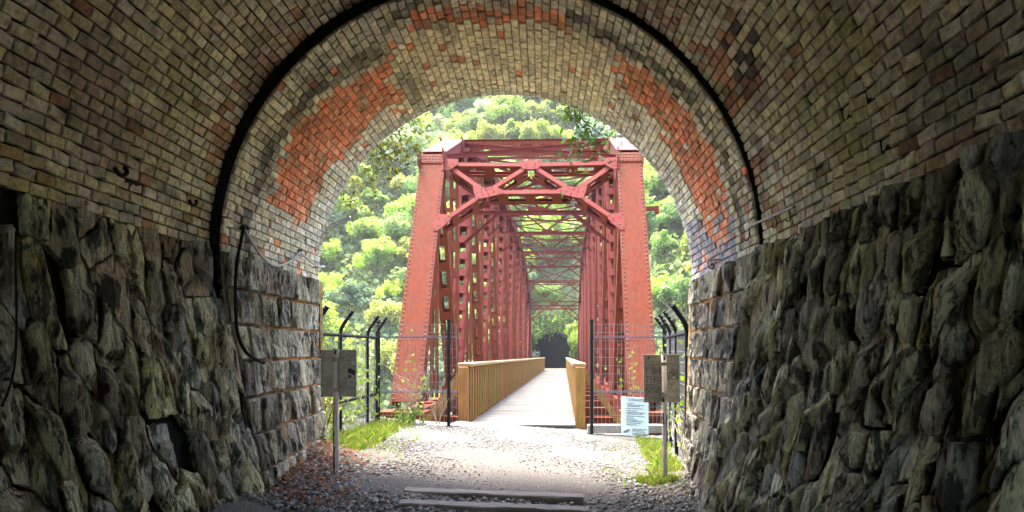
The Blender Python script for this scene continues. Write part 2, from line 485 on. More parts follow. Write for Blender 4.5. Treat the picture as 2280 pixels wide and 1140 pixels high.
def stone_mesh(poly, place, seed, gap, h0, rough, N=30, edge_noise=.014, streak=True, flat=False):
    """rough-faced stone over a polygon in wall coordinates (u, v); place(u, v, h) -> point"""
    rn = random.Random(seed)
    A = sum(poly[i][0] * poly[i - 1][1] - poly[i - 1][0] * poly[i][1] for i in range(len(poly)))
    if A > 0: poly = poly[::-1]
    cu = sum(p[0] for p in poly) / len(poly); cv = sum(p[1] for p in poly) / len(poly)
    per = [math.dist(poly[i], poly[(i + 1) % len(poly)]) for i in range(len(poly))]; Lt = sum(per)
    size = math.sqrt(abs(A) / 2)
    ring = []
    for k in range(N):
        s = Lt * k / N; i = 0
        while s > per[i] and i < len(per) - 1: s -= per[i]; i += 1
        a, b = poly[i], poly[(i + 1) % len(poly)]; t = s / per[i]
        u, v = a[0] + (b[0] - a[0]) * t, a[1] + (b[1] - a[1]) * t
        d = math.hypot(u - cu, v - cv) + 1e-6
        e = 1 - gap / d + edge_noise / d * (noise.noise(Vector((u * 9, v * 7, seed))) * 1.3 + (.9 * noise.noise(Vector((u * 31, v * 22, seed))) if flat else 0))
        ring.append((cu + (u - cu) * e, cv + (v - cv) * e))
    tu, tv = (rn.random() - .5) * rough * 1.6, (rn.random() - .5) * rough * 1.2
    q_ = .35 * size
    planes = [(0, -.12 + .34 * (rn.random() - .5), .16 * (rn.random() - .5)), (q_ * .35 * rn.random(), -.55 - .6 * rn.random(), .25 * (rn.random() - .5)),
              (q_ * (.2 + .3 * rn.random()), .45 + .5 * rn.random(), .4 * (rn.random() - .5)), (q_ * (.3 + .3 * rn.random()), .2 * (rn.random() - .5), (.5 + .5 * rn.random()) * rn.choice((-1, 1)))]
    V, Fc = [], []
    scales = [1.0, 1.0, .96, .90, .83, .75, .67, .58, .49, .40, .30, .20, .10] if flat else [1.0, 1.0, .95, .86, .75, .63, .50, .36, .20]
    for r, sc in enumerate(scales):
        for k, (u, v) in enumerate(ring):
            uu, vv = cu + (u - cu) * sc, cv + (v - cv) * sc
            if r == 0: h = -.07
            else:
                s1 = noise.noise(Vector((uu * 5, vv * 2.2, seed * 1.3)))
                s2 = noise.noise(Vector((uu * 16, vv * (4 if streak else 14), seed * .7 + 9)))
                s3 = noise.noise(Vector((uu * 40, vv * (11 if streak else 40), seed * .7 + 3)))
                st = math.floor((s2 + .5 * s1) * 3.2) / 3.2 if streak else s2
                if flat:
                    pl = min(k0 + ku * (uu - cu) + kv * (vv - cv) for k0, ku, kv in planes)
                    rg_ = abs(noise.noise(Vector((uu * 24 + s1, vv * 4.5, seed * .9))))
                    chip = max(0, noise.noise(Vector((uu * 15, vv * 8, seed * 1.1))) + .05) * max(0, sc - .70) * 3
                    h = h0 + pl - .034 * rg_ + .012 * s3 - .012 * chip - (.004 if r == 1 else 0)
                else: h = h0 * (1 if r > 1 else .72) + rough * (s1 * .55 + st * .55 + s2 * .12 + s3 * .22) * (1 if r > 1 else .8) + (tu * (uu - cu) + tv * (vv - cv)) / max(size, .05)
                h = max(h, .004)
            V.append(place(uu, vv, h))
    n = N
    for r in range(len(scales) - 1):
        for k in range(n):
            j = (k + 1) % n
            Fc.append((r * n + k, r * n + j, r * n + n + j)); Fc.append((r * n + k, r * n + n + j, r * n + n + k))
    V.append(place(cu, cv, h0 + rough * .3 * noise.noise(Vector((cu * 7, cv * 3, seed)))))
    last = (len(scales) - 1) * n
    for k in range(n): Fc.append((last + k, last + (k + 1) % n, len(V) - 1))
    return V, Fc

STONE_COL = [(.78, .70, .40), (.72, .64, .44), (.80, .70, .34), (.70, .56, .36), (.62, .56, .44), (.88, .79, .46), (.58, .51, .34)]
def rubble_wall(side, label, seed):
    rn = random.Random(seed)
    root = empty('rubble_wall', (wall_x(side, 5, 0, False), 5, 0), label, 'stone wall')
    def place(u, v, h):
        f = min(1, max(0, (u - 6.05) / .4)); x = wall_x(side, u, v, False) - side * (h + .10 * f * f * (3 - 2 * f))
        return (x, u, v)
    y0, y1 = 1.1, 6.98
    z0, z1 = -.35, CZN + .02
    # seeds on a staggered jittered grid, in a sheared space (stones lean)
    su, sv, sh = .165 if side > 0 else .22, .37 if side > 0 else .41, (-.30 if side > 0 else -.12)
    pts = []
    nv = int((z1 - z0) / sv) + 2
    for j in range(-1, nv + 1):
        nu = int((y1 - y0) / su) + 4
        for i in range(-3, nu + 2):
            u = y0 + (i + .5 * (j % 2) + (rn.random() - .5) * .95) * su; v = z0 + (j + .5 + (rn.random() - .5) * .95) * sv
            if rn.random() < .10: continue
            pts.append((u + sh * (v - 1), v))
    edge_at = lambda v: YS + .05 - .03 * (1 - v / 2.4) + .10 * noise.noise(Vector((v * 4, side, 2)))
    pts = [p for p in pts if p[0] < edge_at(p[1]) - .03]
    k = 0
    A = su / sv
    for i, (u, v) in enumerate(pts):
        if not (y0 - .15 < u < y1 + .1 and z0 - .1 < v < z1 + .1): continue
        edge_y = edge_at(v)
        poly = [(u - 1, v - 1), (u + 1, v - 1), (u + 1, v + 1), (u - 1, v + 1)]
        for j, (a, b) in enumerate(pts):
            if j == i or abs(a - u) > 1.0 or abs(b - v) > 1.3: continue
            # metric: (du + s dv, A dv)
            du, dv = a - u, b - v; ddu = du - sh * dv
            mx, my = (u + a) / 2, (v + b) / 2
            # plane in metric space mapped back
            nx = ddu; ny = -sh * ddu + A * A * dv
            poly = clip_poly(poly, nx, ny, nx * mx + ny * my)
            if len(poly) < 3: break
        if len(poly) < 3: continue
        top = z1 + .035 * noise.noise(Vector((u * 3, 5, side)))
        poly = clip_poly(poly, 0, 1, top); poly = clip_poly(poly, 0, -1, .35); poly = clip_poly(poly, 1, 0, edge_y + .04)
        poly = clip_poly(poly, -1, 0, -y0) if len(poly) > 2 else poly
        if len(poly) < 3: continue
        ar = abs(sum(poly[q][0] * poly[q - 1][1] - poly[q - 1][0] * poly[q][1] for q in range(len(poly)))) / 2
        if ar < .008 or (rn.random() < .05 and u < 5.7): continue
        h0 = .045 + .07 * rn.random() - (.06 if rn.random() < .12 else 0); kk = .7 + .7 * rn.random()
        mb = MB(); mb.cur = tuple(c * kk for c in rn.choice(STONE_COL))
        V, Fc = stone_mesh(poly, place, seed * 100 + k, (.010 + .026 * rn.random() ** 2) if u < 5.9 else .006, h0, .075, 64, .017, True, True)
        if side < 0: Fc = [f[::-1] for f in Fc]
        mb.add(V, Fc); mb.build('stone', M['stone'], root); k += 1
    mb = MB(); mb.cur = (.012, .011, .009)  # near-black bed paints the shade into the gaps between stones
    for i in range(40):
        for j in range(16):
            q = []
            for a, b in ((i, j), (i + 1, j), (i + 1, j + 1), (i, j + 1)):
                yy = y0 + (y1 - y0) * a / 40; zz = -.4 + (CZN + .4) * b / 16
                q.append((wall_x(side, yy, zz, False) + side * .05, yy, zz))
            mb.add(q, [(0, 1, 2, 3)])
    mb.build('mortar_bed', M['mortar'], root)
    return root
rubble_wall(-1, 'rough rubble wall of big dark mossy stones on the left, under the near vault', 11)
rubble_wall(1, 'rough rubble wall of tall slanting dark stones on the right, under the near vault', 12)

def block_wall(side, label, seed):
    rn = random.Random(seed)
    root = empty('block_wall', (wall_x(side, 8, 0, True), 8, 0), label, 'stone wall')
    def place(u, v, h): return (wall_x(side, u, v, True) - side * h, u, v)
    hc = .347; k = 0
    for c in range(8):
        zb = CZF + .02 - (c + 1) * hc; zt = zb + hc
        y = 6.44 - rn.random() * .2; e0 = YS - .01 + .10 * rn.random()
        while y < YP - .05:
            L = .40 + .16 * rn.random(); a, b = max(y, e0), y + L
            if YP - b < .2: b = YP
            y = b
            if b - a < .12: continue
            wb = lambda u, z: z + .008 * noise.noise(Vector((u * 2, z * 3, side)))
            poly = [(a, wb(a, zb)), (b, wb(b, zb)), (b, wb(b, zt)), (a, wb(a, zt))]
            kk = .75 + .5 * rn.random()
            mb = MB(); base = rn.choice([(.66, .56, .38), (.58, .50, .37), (.54, .43, .31), (.70, .59, .38)])
            mb.cur = tuple(q * kk for q in base)
            V, Fc = stone_mesh(poly, place, seed * 100 + k, .019, .045 + .025 * rn.random(), .058, 40, .006)
            if side < 0: Fc = [f[::-1] for f in Fc]
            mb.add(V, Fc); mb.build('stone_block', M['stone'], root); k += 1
    mb = MB()
    for i in range(28):
        for j in range(24):
            q = []
            for a, b in ((i, j), (i + 1, j), (i + 1, j + 1), (i, j + 1)):
                yy = 6.46 + (YP - 6.46) * a / 28; zz = -.4 + (CZF + .4) * b / 24
                q.append((wall_x(side, yy, zz, True) - side * .012, yy, zz))
            mb.cur = lerp3((.10, .08, .06), (.48, .22, .075), min(1, max(0, (i - 3) / 10)) * (.55 + .6 * rn.random()))
            mb.add(q, [(0, 1, 2, 3)])
    mb.build('mortar_bed', M['mortar'], root)
    # plain jamb strip at the mouth
    mb = MB()
    for j in range(24):
        zz0, zz1 = -.4 + (CZF + .4) * j / 24, -.4 + (CZF + .4) * (j + 1) / 24
        mb.cur = lerp3((.20, .17, .08), (.30, .16, .05), rn.random())
        x0, x1 = wall_x(side, YP, zz0, True), wall_x(side, YP, zz1, True)
        mb.add([(x0 - side * .03, YP, zz0), (x0 - side * .03, YP + .12, zz0), (x1 - side * .03, YP + .12, zz1), (x1 - side * .03, YP, zz1), (x0 + side * .3, YP, zz0), (x1 + side * .3, YP, zz1)],
               [(0, 1, 2, 3), (0, 4, 5, 3)])
    mb.build('jamb', M['mortar'], root)
    return root
block_wall(-1, 'coursed stone block wall with orange joints at the left side of the tunnel mouth', 21)
block_wall(1, 'coursed stone block wall with rust-streaked joints at the right side of the tunnel mouth', 22)

# headwall round the mouth, seen only from outside
mb = MB(); mb.cur = (.22, .20, .16); yo = YP + .12; inner, outer = [], []
for k in range(8):
    z = -1.5 + (CZF + 1.5) * k / 8; inner.append((wall_x(-1, YP, max(z, 0), True) - .03, z)); outer.append((-5.2, z))
for k in range(41):
    th = math.pi * k / 40; inner.append((CXF - (RF + .03) * math.cos(th), CZF + (RF + .03) * math.sin(th)))
    s = 1 / max(abs(math.cos(th)) / 4.72, abs(math.sin(th)) / 4.2); outer.append((CXF - s * math.cos(th), CZF + s * math.sin(th)))
for k in range(7, -1, -1):
    z = -1.5 + (CZF + 1.5) * k / 8; inner.append((wall_x(1, YP, max(z, 0), True) + .03, z)); outer.append((4.24, z))
n = len(inner)
V = [(x, yo, z) for x, z in inner] + [(x, yo, z) for x, z in outer] + [(x, YP + .003, z) for x, z in inner]
Fc = []
for i in range(n - 1): Fc += [(i, i + 1, n + i + 1, n + i), (2 * n + i, 2 * n + i + 1, i + 1, i)]
mb.add(V, Fc)
hw = mb.build('portal_headwall', M['mortar']); tag(hw, 'stone headwall round the mouth of the tunnel we stand in', 'wall')

# ------------------------------------------------------------------ ground, terrain, river
gx = np.linspace(-3.7, 2.9, 90); gy = np.concatenate([np.linspace(YB, 5.5, 24), np.linspace(5.6, 13.89, 114)])
X, Y = np.meshgrid(gx, gy)
rg = rng_(1)
Z = ground_z(X, Y) + .012 * np.sin(X * 3.1 + Y * 1.7) + .010 * np.sin(X * 1.2 - Y * 2.9) + rg.normal(0, .006, X.shape)
Z += .034 * np.clip((Y - 13.1) / .6, 0, 1) * (np.abs(X + .4) < 1.3)
Z += .16 * np.clip((-X - 2.05) / .8, 0, 1) ** 1.5 * (Y < 9.2)                    # ballast banked up at the left wall
Z += .10 * np.clip((X - 1.15) / .7, 0, 1) ** 1.5 * (Y < 9.0)
V = np.stack([X, Y, Z], -1).reshape(-1, 3); ny_, nx_ = X.shape
idx = np.arange(nx_ * ny_).reshape(ny_, nx_)
Q = np.stack([idx[:-1, :-1], idx[:-1, 1:], idx[1:, 1:], idx[1:, :-1]], -1).reshape(-1, 4)
gr = link(bpy.data.objects.new('gravel_path', np_mesh('gravel_path', V, Q, M['gravel'], smooth=True))); tag(gr, kind='structure')
def gz(x, y):
    z = ground_z(x, y)
    if y < 9.2: z += .16 * min(1, max(0, (-x - 2.05) / .8)) ** 1.5
    if y < 9.0: z += .10 * min(1, max(0, (x - 1.15) / .7)) ** 1.5
    return float(z)

BX0, BY0, BDX = -.37, 14.8, .0323                    # bridge axis
def bx(y): return BX0 + BDX * (y - BY0)
def terrain(X, Y):
    X, Y = np.asarray(X, float), np.asarray(Y, float)
    zn = -.25 - .85 * np.clip(Y - 14.2, 0, None) - .8 * np.clip(np.abs(X + .4) - 3.5, 0, None)
    zn = np.maximum(zn, -9.5)
    yb = np.clip(61 - .30 * X, 48, 84) + 2.5 * np.sin(X * .11 + 1)
    d = Y - yb
    zf = -9 + 1.15 * np.clip(d, 0, 9) + .74 * np.clip(d - 9, 0, None)
    zf += (1.6 * np.sin(X * .19 + Y * .07) + 1.8 * np.sin(X * .08 - Y * .11 + 2)) * np.clip(d / 12, 0, 1)
    zf = np.where(d > 0, zf, -9.5)
    zf = np.minimum(zf, 70 + 4 * np.sin(X * .06))
    cut = (np.abs(X - bx(Y)) < 3.4) & (Y > 66.2) & (Y < 78.3)
    z = np.maximum(zn, zf)
    cut = cut | ((np.abs(X - bx(Y) + .35) < 2.7) & (Y > 66.2) & (Y < 84.5))
    return np.where(cut, -.85, z)
gx = np.concatenate([np.linspace(-140, -32, 28), np.linspace(-30, 36, 89), np.linspace(40, 150, 28)]); gy = np.concatenate([np.linspace(9.45, 40, 60), np.linspace(41, 130, 120), np.linspace(132, 240, 40)])
X, Y = np.meshgrid(gx, gy); Z = terrain(X, Y); ny_, nx_ = X.shape
idx = np.arange(nx_ * ny_).reshape(ny_, nx_); Q = np.stack([idx[:-1, :-1], idx[:-1, 1:], idx[1:, 1:], idx[1:, :-1]], -1).reshape(-1, 4)
hl = link(bpy.data.objects.new('hillside', np_mesh('hillside', np.stack([X, Y, Z], -1).reshape(-1, 3), Q, M['hill'], smooth=True))); tag(hl, kind='structure')
mb = MB(); mb.add([(-140, 12, -8.8), (150, 12, -8.8), (150, 90, -8.8), (-140, 90, -8.8)], [(0, 1, 2, 3)])
rv = mb.build('river', M['river']); tag(rv, kind='structure')
# the spur the tunnel runs through
gx = np.linspace(-45, 45, 61); gy = np.linspace(YB, 9.45, 16); X, Y = np.meshgrid(gx, gy)
Z = 5.9 + 3.2 * np.sin(np.clip((Y - YB) / (9.45 - YB), 0, 1) * math.pi) - .10 * np.clip(np.abs(X) - 5, 0, None) + .4 * np.sin(X * .8 + Y)
top = np.stack([X, Y, Z], -1); fr = top[-1:].copy(); fr[..., 2] = -10
bk = top[:1].copy(); bk[..., 2] = -10
V = np.concatenate([bk, top, fr], 0); ny_, nx_ = V.shape[:2]
idx = np.arange(nx_ * ny_).reshape(ny_, nx_); Q = np.stack([idx[:-1, :-1], idx[:-1, 1:], idx[1:, 1:], idx[1:, :-1]], -1).reshape(-1, 4)
Vf = V.reshape(-1, 3)
c_ = Vf[Q].mean(1)
ends = (np.abs(Vf[Q][..., 2].min(1) + 10) < .01) & (np.abs(c_[:, 0] + .4) < 4.4)
Q = Q[~ends]
sp = link(bpy.data.objects.new('wooded_spur', np_mesh('wooded_spur', Vf, Q, M['hill']))); tag(sp, kind='structure')

# ------------------------------------------------------------------ red truss bridge
BROT = (-.0085, 0, -math.atan(BDX))
def on_bridge(x, y, z):
    return Matrix.Translation((BX0, BY0, 0)) @ Matrix.Rotation(BROT[2], 4, 'Z') @ Matrix.Rotation(BROT[0], 4, 'X') @ Vector((x, y, z))
bridge = empty('truss_bridge', (BX0, BY0, 0), 'red riveted steel truss bridge standing beyond the tunnel mouth', 'bridge', rot=BROT)
PN = 3.30; HW = 2.53; NP = 16
def ztop(i): return 6.50 + 3.1 * (1 - (abs(8 - i) / 7.0) ** 3.7)
def Lp(i, s): return Vector((s * HW, PN * i, .10))
def Up(i, s): return Vector((s * HW, PN * i, ztop(i)))

def frame_of(a, b):
    t = (b - a).normalized(); x = Vector((1, 0, 0)); n = x.cross(t).normalized(); x = t.cross(n)
    return x, t, n

def batten_poly(wd, L, arc):
    """plate wd wide, L long, with hollow ends"""
    K = 4; P = []
    for k in range(K + 1):
        s = -1 + 2 * k / K; P.append((s * wd / 2, -L / 2 + arc * (1 - s * s)))
    for k in range(K + 1):
        s = 1 - 2 * k / K; P.append((s * wd / 2, L / 2 - arc * (1 - s * s)))
    return P

rivets = MB()
def rivet(p, n, r=.025):
    n = n.normalized(); x = n.orthogonal().normalized(); y = n.cross(x)
    V = [p + (x * math.cos(k * math.pi / 3) + y * math.sin(k * math.pi / 3)) * r for k in range(6)]
    V += [q + n * .010 - (q - p) * .3 for q in V]
    V.append(p + n * .018)
    Fc = [(k, (k + 1) % 6, 6 + (k + 1) % 6, 6 + k) for k in range(6)] + [(6 + k, 6 + (k + 1) % 6, 12) for k in range(6)]
    rivets.add(V, Fc)

def member(name, a, b, w, d, cover=False, pitch=.62, fill=.52, sub=False, mat='paint', trim0=0.0, trim1=0.0, riv=False, label=None, lat=True):
    """built-up member: two channels at +-w/2, battens (or a cover plate on the +n side) joining their flanges"""
    x, t, n = frame_of(a, b); a = a + t * trim0; b = b - t * trim1; L = (b - a).length; mid = (a + b) / 2
    mb = MB(); ft = .014; fw = min(.095, w * .28)
    Mx = Matrix((x, t, n)).transposed()
    for s in (-1, 1):
        mb.box(mid + x * (s * (w / 2 - ft / 2)), (ft, L, d), Mx)
        for q in (-1, 1):
            mb.box(mid + x * (s * (w / 2 - ft - fw / 2)) + n * (q * (d / 2 - ft / 2)), (fw, L, ft), Mx)
    if cover: mb.box(mid + n * (d / 2 + .010), (w + .05, L, .016), Mx)
    o = mb.build(name, M[mat], bridge, local=True)
    if label: o['label'] = label
    plates = MB(); nb = max(2, int(L / pitch)) if lat else 0
    Pm = Matrix((x, t, n)).transposed()
    shared = None
    for k in range(nb):
        c = a + t * (L * (k + .5) / nb)
        for q in ((-1,) if cover else (-1, 1)):
            cc = c + n * (q * (d / 2 + .006))
            pl = batten_poly(w - .02, L / nb * fill, .035)
            if sub:
                if shared is None:
                    m_ = MB(); m_.prism(pl, Matrix.Identity(3), (0, 0, 0), .010); shared = m_.data('batten_plate', M[mat])
                po = link(bpy.data.objects.new('batten_plate', shared), o); m4 = Pm.to_4x4(); m4.translation = cc; po.matrix_local = m4
            else: plates.prism(pl, Pm, cc, .010)
            if riv and q == riv_side(n):
                for sx in (-1, 1):
                    for e in (-.33, 0, .33): rivet(cc + x * (sx * (w / 2 - .045)) + t * (e * L / nb * fill) + n * (q * .006), n * q, .016)
    if plates.v: plates.build('batten_plates', M[mat], o, local=True)['kind'] = 'stuff'
    if cover:
        m = int(L / .118)
        for k in range(m):
            for sx in (-1, 1): rivet(a + t * (L * (k + .5) / m) + x * (sx * (w / 2 - .03)) + n * (d / 2 + .018), n)
            if k % 2 == 0:
                for sx in (-1, 1): rivet(a + t * (L * (k + .5) / m) + x * (sx * w / 2) + n * (d / 2 - .05), x * sx)
    return o
def riv_side(n): return 1 if n.y < 0 else -1

for s in (-1, 1):
    side = 'left' if s < 0 else 'right'
    member('end_post', Lp(0, s) + Vector((0, .16, .2)), Up(1, s), .60, .42, cover=True, pitch=.8, fill=.45, mat='post_paint', label='leaning %s end post with riveted front plate at the near end' % side)
    member('end_post', Up(15, s), Lp(16, s) + Vector((0, -.16, .2)), .60, .42, cover=True, pitch=.8, fill=.45)
    for i in range(1, 15):
        member('top_chord', Up(i, s), Up(i + 1, s), .60, .42, cover=True, pitch=.9, fill=.45)
    member('bottom_chord', Lp(0, s) + Vector((0, .1, -.1)), Lp(16, s) + Vector((0, -.1, -.1)), .46, .40, pitch=1.1, fill=.4, mat='rusty')
    for i in range(1, 15):
        if i % 2 == 1: a, b = Lp(i + 1, s), Up(i, s)
        else: a, b = Lp(i, s), Up(i + 1, s)
        if i % 2 == 1: member('diagonal', a, b, .40, .30, pitch=.68, fill=.42, mat='rusty', trim0=.2, trim1=.3, sub=i < 3, riv=i < 6)
        else: member('diagonal', a, b, .46, .34, pitch=.62, fill=.50, trim0=.2, trim1=.3, sub=i < 5, riv=i < 7)
    for i in range(1, 16):
        a, b = Lp(i, s), Up(i, s)
        if i % 2: member('hanger', a, b, .20, .16, pitch=.9, fill=.4, mat='rusty', trim0=.2, trim1=.25)
        else: member('hanger', a, b, .28, .20, pitch=.75, fill=.45, mat='rusty', trim0=.2, trim1=.25)
    # gussets on inner and outer faces of the chords
    for i in range(1, 16):
        for zz, up in ((ztop(i), -1), (.1, 1)):
            g_ = MB()
            for q in (-1, 1):
                xx = s * HW + q * .325 if up < 0 else s * HW + q * .25
                poly = [(-.75, 0), (.75, 0), (.55, up * .35), (.25, up * .62), (-.25, up * .62), (-.55, up * .35)]
                if up > 0: poly = poly[::-1]
                g_.prism([(p_[0], p_[1]) for p_ in poly], Matrix(((0, 0, 1), (1, 0, 0), (0, 1, 0))), (xx, PN * i, zz + (0.12 if up < 0 else -.1)), .014)
            g_.build('gusset', M['paint'], bridge, local=True)

# splice band at the head of each near end post
fx, ft_, fn = frame_of(Lp(0, 1) + Vector((0, .16, .2)), Up(1, 1))
def post_plane(x, q, h=0.0):
    """point in the plane of the near end posts: q 0 at the foot, 1 at the knuckle; h out of the plane"""
    a, b = Lp(0, 1) + Vector((0, .16, .2)), Up(1, 1)
    p_ = a + (b - a) * q; return Vector((x, p_.y, p_.z)) + fn * h
FM = Matrix((fx, ft_, fn)).transposed()
for s in (-1, 1):
    b_ = MB(); b_.box(post_plane(s * HW, .977, .24), (.67, .30, .014), FM)
    b_.build('splice_plate', M['post_paint'], bridge, local=True)
    for r in range(3):
        for c in range(7): rivet(post_plane(s * HW + (c - 3) * .09, .977 + (r - 1) * .0135, .247), fn)

def portal_bar(name, a, b, depth=.40):
    """portal bracing member lying in the plane of the end posts: front and rear flange bars joined by battens"""
    mb = MB(); x_ = (b - a).normalized(); u = fn; v = u.cross(x_)
    mb.bar(a, b, .115, .016, up=u); mb.bar(a + v * .05 - u * .04, b + v * .05 - u * .04, .014, .09, up=u); mb.bar(a - v * .05 - u * .04, b - v * .05 - u * .04, .014, .09, up=u)
    a2, b2 = a - u * depth, b - u * depth
    mb.bar(a2, b2, .115, .016, up=u); mb.bar(a2 + v * .05 + u * .04, b2 + v * .05 + u * .04, .014, .09, up=u); mb.bar(a2 - v * .05 + u * .04, b2 - v * .05 + u * .04, .014, .09, up=u)
    o = mb.build(name, M['paint'], bridge, local=True)
    L = (b - a).length; nb = max(2, round(L / .62))
    Mm = Matrix((u, x_, u.cross(x_))).transposed()
    for k in range(nb):
        c = a + (b - a) * ((k + .5) / nb) - u * (depth / 2); pl = MB()
        for q in (1, -1): pl.prism(batten_poly(depth - .03, L / nb * .48, .05), Mm, c + v * (q * .062), .010)
        pl.build('batten_plate', M['rusty'], o, local=True)
PQ = dict(top=.955, mid=.822, low=.690)
h0 = .19
nodes = dict(cl=post_plane(-2.16, PQ['top'], h0), cr=post_plane(2.16, PQ['top'], h0), c=post_plane(0, PQ['top'] - .005, h0), nl=post_plane(-1.10, PQ['mid'], h0), nr=post_plane(1.10, PQ['mid'], h0),
             pl=post_plane(-2.16, PQ['low'], h0), pr=post_plane(2.16, PQ['low'], h0))
for a, b in (('cl', 'c'), ('c', 'cr'), ('cl', 'nl'), ('nl', 'c'), ('c', 'nr'), ('nr', 'cr'), ('nl', 'nr'), ('pl', 'nl'), ('nr', 'pr')):
    A, B = nodes[a], nodes[b]; d_ = (B - A).normalized()
    portal_bar('portal_brace', A + d_ * .08, B - d_ * .08)
def portal_gusset(ctr, poly):
    g_ = MB(); g_.prism(poly, FM, ctr + fn * .018, .014); g_.build('gusset', M['paint'], bridge, local=True)
    cxp = sum(p_[0] for p_ in poly) / len(poly); cyp = sum(p_[1] for p_ in poly) / len(poly)
    for p_ in poly:
        for k in (.78, .42): rivet(ctr + fx * (cxp + (p_[0] - cxp) * k) + ft_ * (cyp + (p_[1] - cyp) * k) + fn * .025, fn, .017)
portal_gusset(nodes['c'], [(-.28, .13), (-.28, -.06), (-.16, -.17), (.16, -.17), (.28, -.06), (.28, .13)])
for s, k in ((-1, 'nl'), (1, 'nr')):
    P = [(-.34, .22), (-.30, -.02), (-.22, -.24), (.10, -.16), (.42, -.06), (.42, .05), (.18, .20), (-.02, .12)]
    if s > 0: P = [(-a, b) for a, b in P][::-1]
    else: P = P[:]
    portal_gusset(nodes[k], P)
for s, k in ((-1, 'cl'), (1, 'cr')):
    P = [(-.10, .16), (-.10, -.22), (.08, -.24), (.30, -.06), (.30, .12)]
    if s > 0: P = [(-a, b) for a, b in P][::-1]
    portal_gusset(nodes[k] + fn * .03, P)
for s, k in ((-1, 'pl'), (1, 'pr')):
    P = [(-.16, .22), (-.16, -.30), (-.04, -.30), (.24, .02), (.24, .18)]
    if s > 0: P = [(-a, b) for a, b in P][::-1]
    portal_gusset(nodes[k] + fn * .03, P)

def angle_bar(mb, a, b, w=.10, t=.014):
    mb.bar(a, b, w, t); mb.bar(a - Vector((0, 0, w / 2)), b - Vector((0, 0, w / 2)), t, w)
IN = HW - .30
for i in range(1, 16):
    yy = PN * i; zt = ztop(i) + .02
    if i == 2 or (i % 2 == 0 and 2 < i < 15):
        # top strut: two angles with lacing plates
        mb = MB(); 
        for dz in (.18, -.18): angle_bar(mb, Vector((-IN, yy, zt + dz)), Vector((IN, yy, zt + dz)), .13 if i == 2 else .08)
        o = mb.build('top_strut', M['rusty'], bridge, local=True)
        nb = 7 if i == 2 else 4
        pl = MB()
        for k in range(nb):
            pl.prism(batten_poly(.34, .36 if i == 2 else .12, .05), Matrix(((0, 1, 0), (0, 0, 1), (1, 0, 0))), ((-IN + 2 * IN * (k + .5) / nb), yy, zt), .012)
        pl.build('lacing', M['rusty'], o, local=True)['kind'] = 'stuff'
    if i % 2 == 0:
        lo = ztop(i) - 2.0 if i > 2 else 5.85
        mb = MB(); angle_bar(mb, Vector((-IN, yy, lo)), Vector((IN, yy, lo)), .11); mb.build('sway_strut', M['paint'], bridge, local=True)
        for s in (-1, 1):
            mb = MB(); angle_bar(mb, Vector((s * IN, yy + .03 * s, zt - .2)), Vector((-s * IN * .02 , yy + .03 * s, lo + .05)) if i > 2 else Vector((-s * IN, yy + .03 * s, lo)), .08)
            mb.build('sway_brace', M['paint'], bridge, local=True)
            mb = MB(); angle_bar(mb, Vector((s * IN, yy, lo - .95)), Vector((s * (IN - 1.1), yy, lo)), .09); mb.build('knee_brace', M['paint'], bridge, local=True)
        mb = MB(); mb.box((0, yy - .02, lo), (.5, .012, .26)); mb.build('gusset', M['paint'], bridge, local=True)
    if i < 15:
        for s in (-1, 1):
            mb = MB(); a = Vector((-s * IN, yy, ztop(i) + .12 + .02 * s)); b = Vector((s * IN, yy + PN, ztop(i + 1) + .12 + .02 * s)); angle_bar(mb, a, b, .11 if i < 2 else .065)
            mb.build('lateral_brace', M['paint'], bridge, local=True)
# far portal bracing, simple flat members
mb_y = PN * 15
for (x0, z0), (x1, z1) in (((-IN, 6.45), (IN, 6.45)), ((-IN, 5.75), (IN, 5.75)), ((-IN, 6.4), (-.9, 5.75)), ((IN, 6.4), (.9, 5.75)), ((-.9, 5.75), (0, 6.45)), ((.9, 5.75), (0, 6.45)), ((-IN, 4.7), (-.9, 5.75)), ((IN, 4.7), (.9, 5.75))):
    mb = MB(); mb.bar((x0, mb_y + .2, z0), (x1, mb_y + .2, z1), .10, .35, up=(0, 1, 0)); mb.build('portal_brace', M['rusty'], bridge, local=True)
# floor beams, bearings
for i in range(0, 17):
    mb = MB(); mb.box((0, PN * i, -.45), (2 * HW + .1, .26, .5)); mb.build('floor_beam', M['rusty'], bridge, local=True)
for s in (-1, 1):
    for yy in (.05, PN * 16 - .05):
        mb = MB(); mb.box((s * HW, yy, .16), (.98, .80, .10)); mb.box((s * HW, yy, -.12), (.75, .55, .44)); mb.build('bearing', M['rusty'], bridge, local=True)
    mb = MB(); mb.bar((s * 2.6, 6.6, 5.9), (s * 3.75 if s > 0 else s * 2.9, 6.6, 5.9), .10, .12); mb.box((s * (3.7 if s > 0 else 2.85), 6.6, 5.85), (.10, .14, .24)); mb.build('bracket_arm', M['rusty'], bridge, local=True)
rv_o = rivets.build('rivets', M['rivet'], bridge, local=True); rv_o['kind'] = 'stuff'

# abutments
for yy, lab in ((15.0, 'concrete abutment under the near end of the red bridge'), (69.2, 'concrete abutment under the far end of the red bridge')):
    mb = MB(); c = on_bridge(0, yy - 14.8, -5.2); mb.box(c, (7.6, 2.4, 9.0), Matrix.Rotation(BROT[2], 3, 'Z'), .05); o = mb.build('abutment', M['concrete']); tag(o, lab, 'abutment', 'bridge abutments')

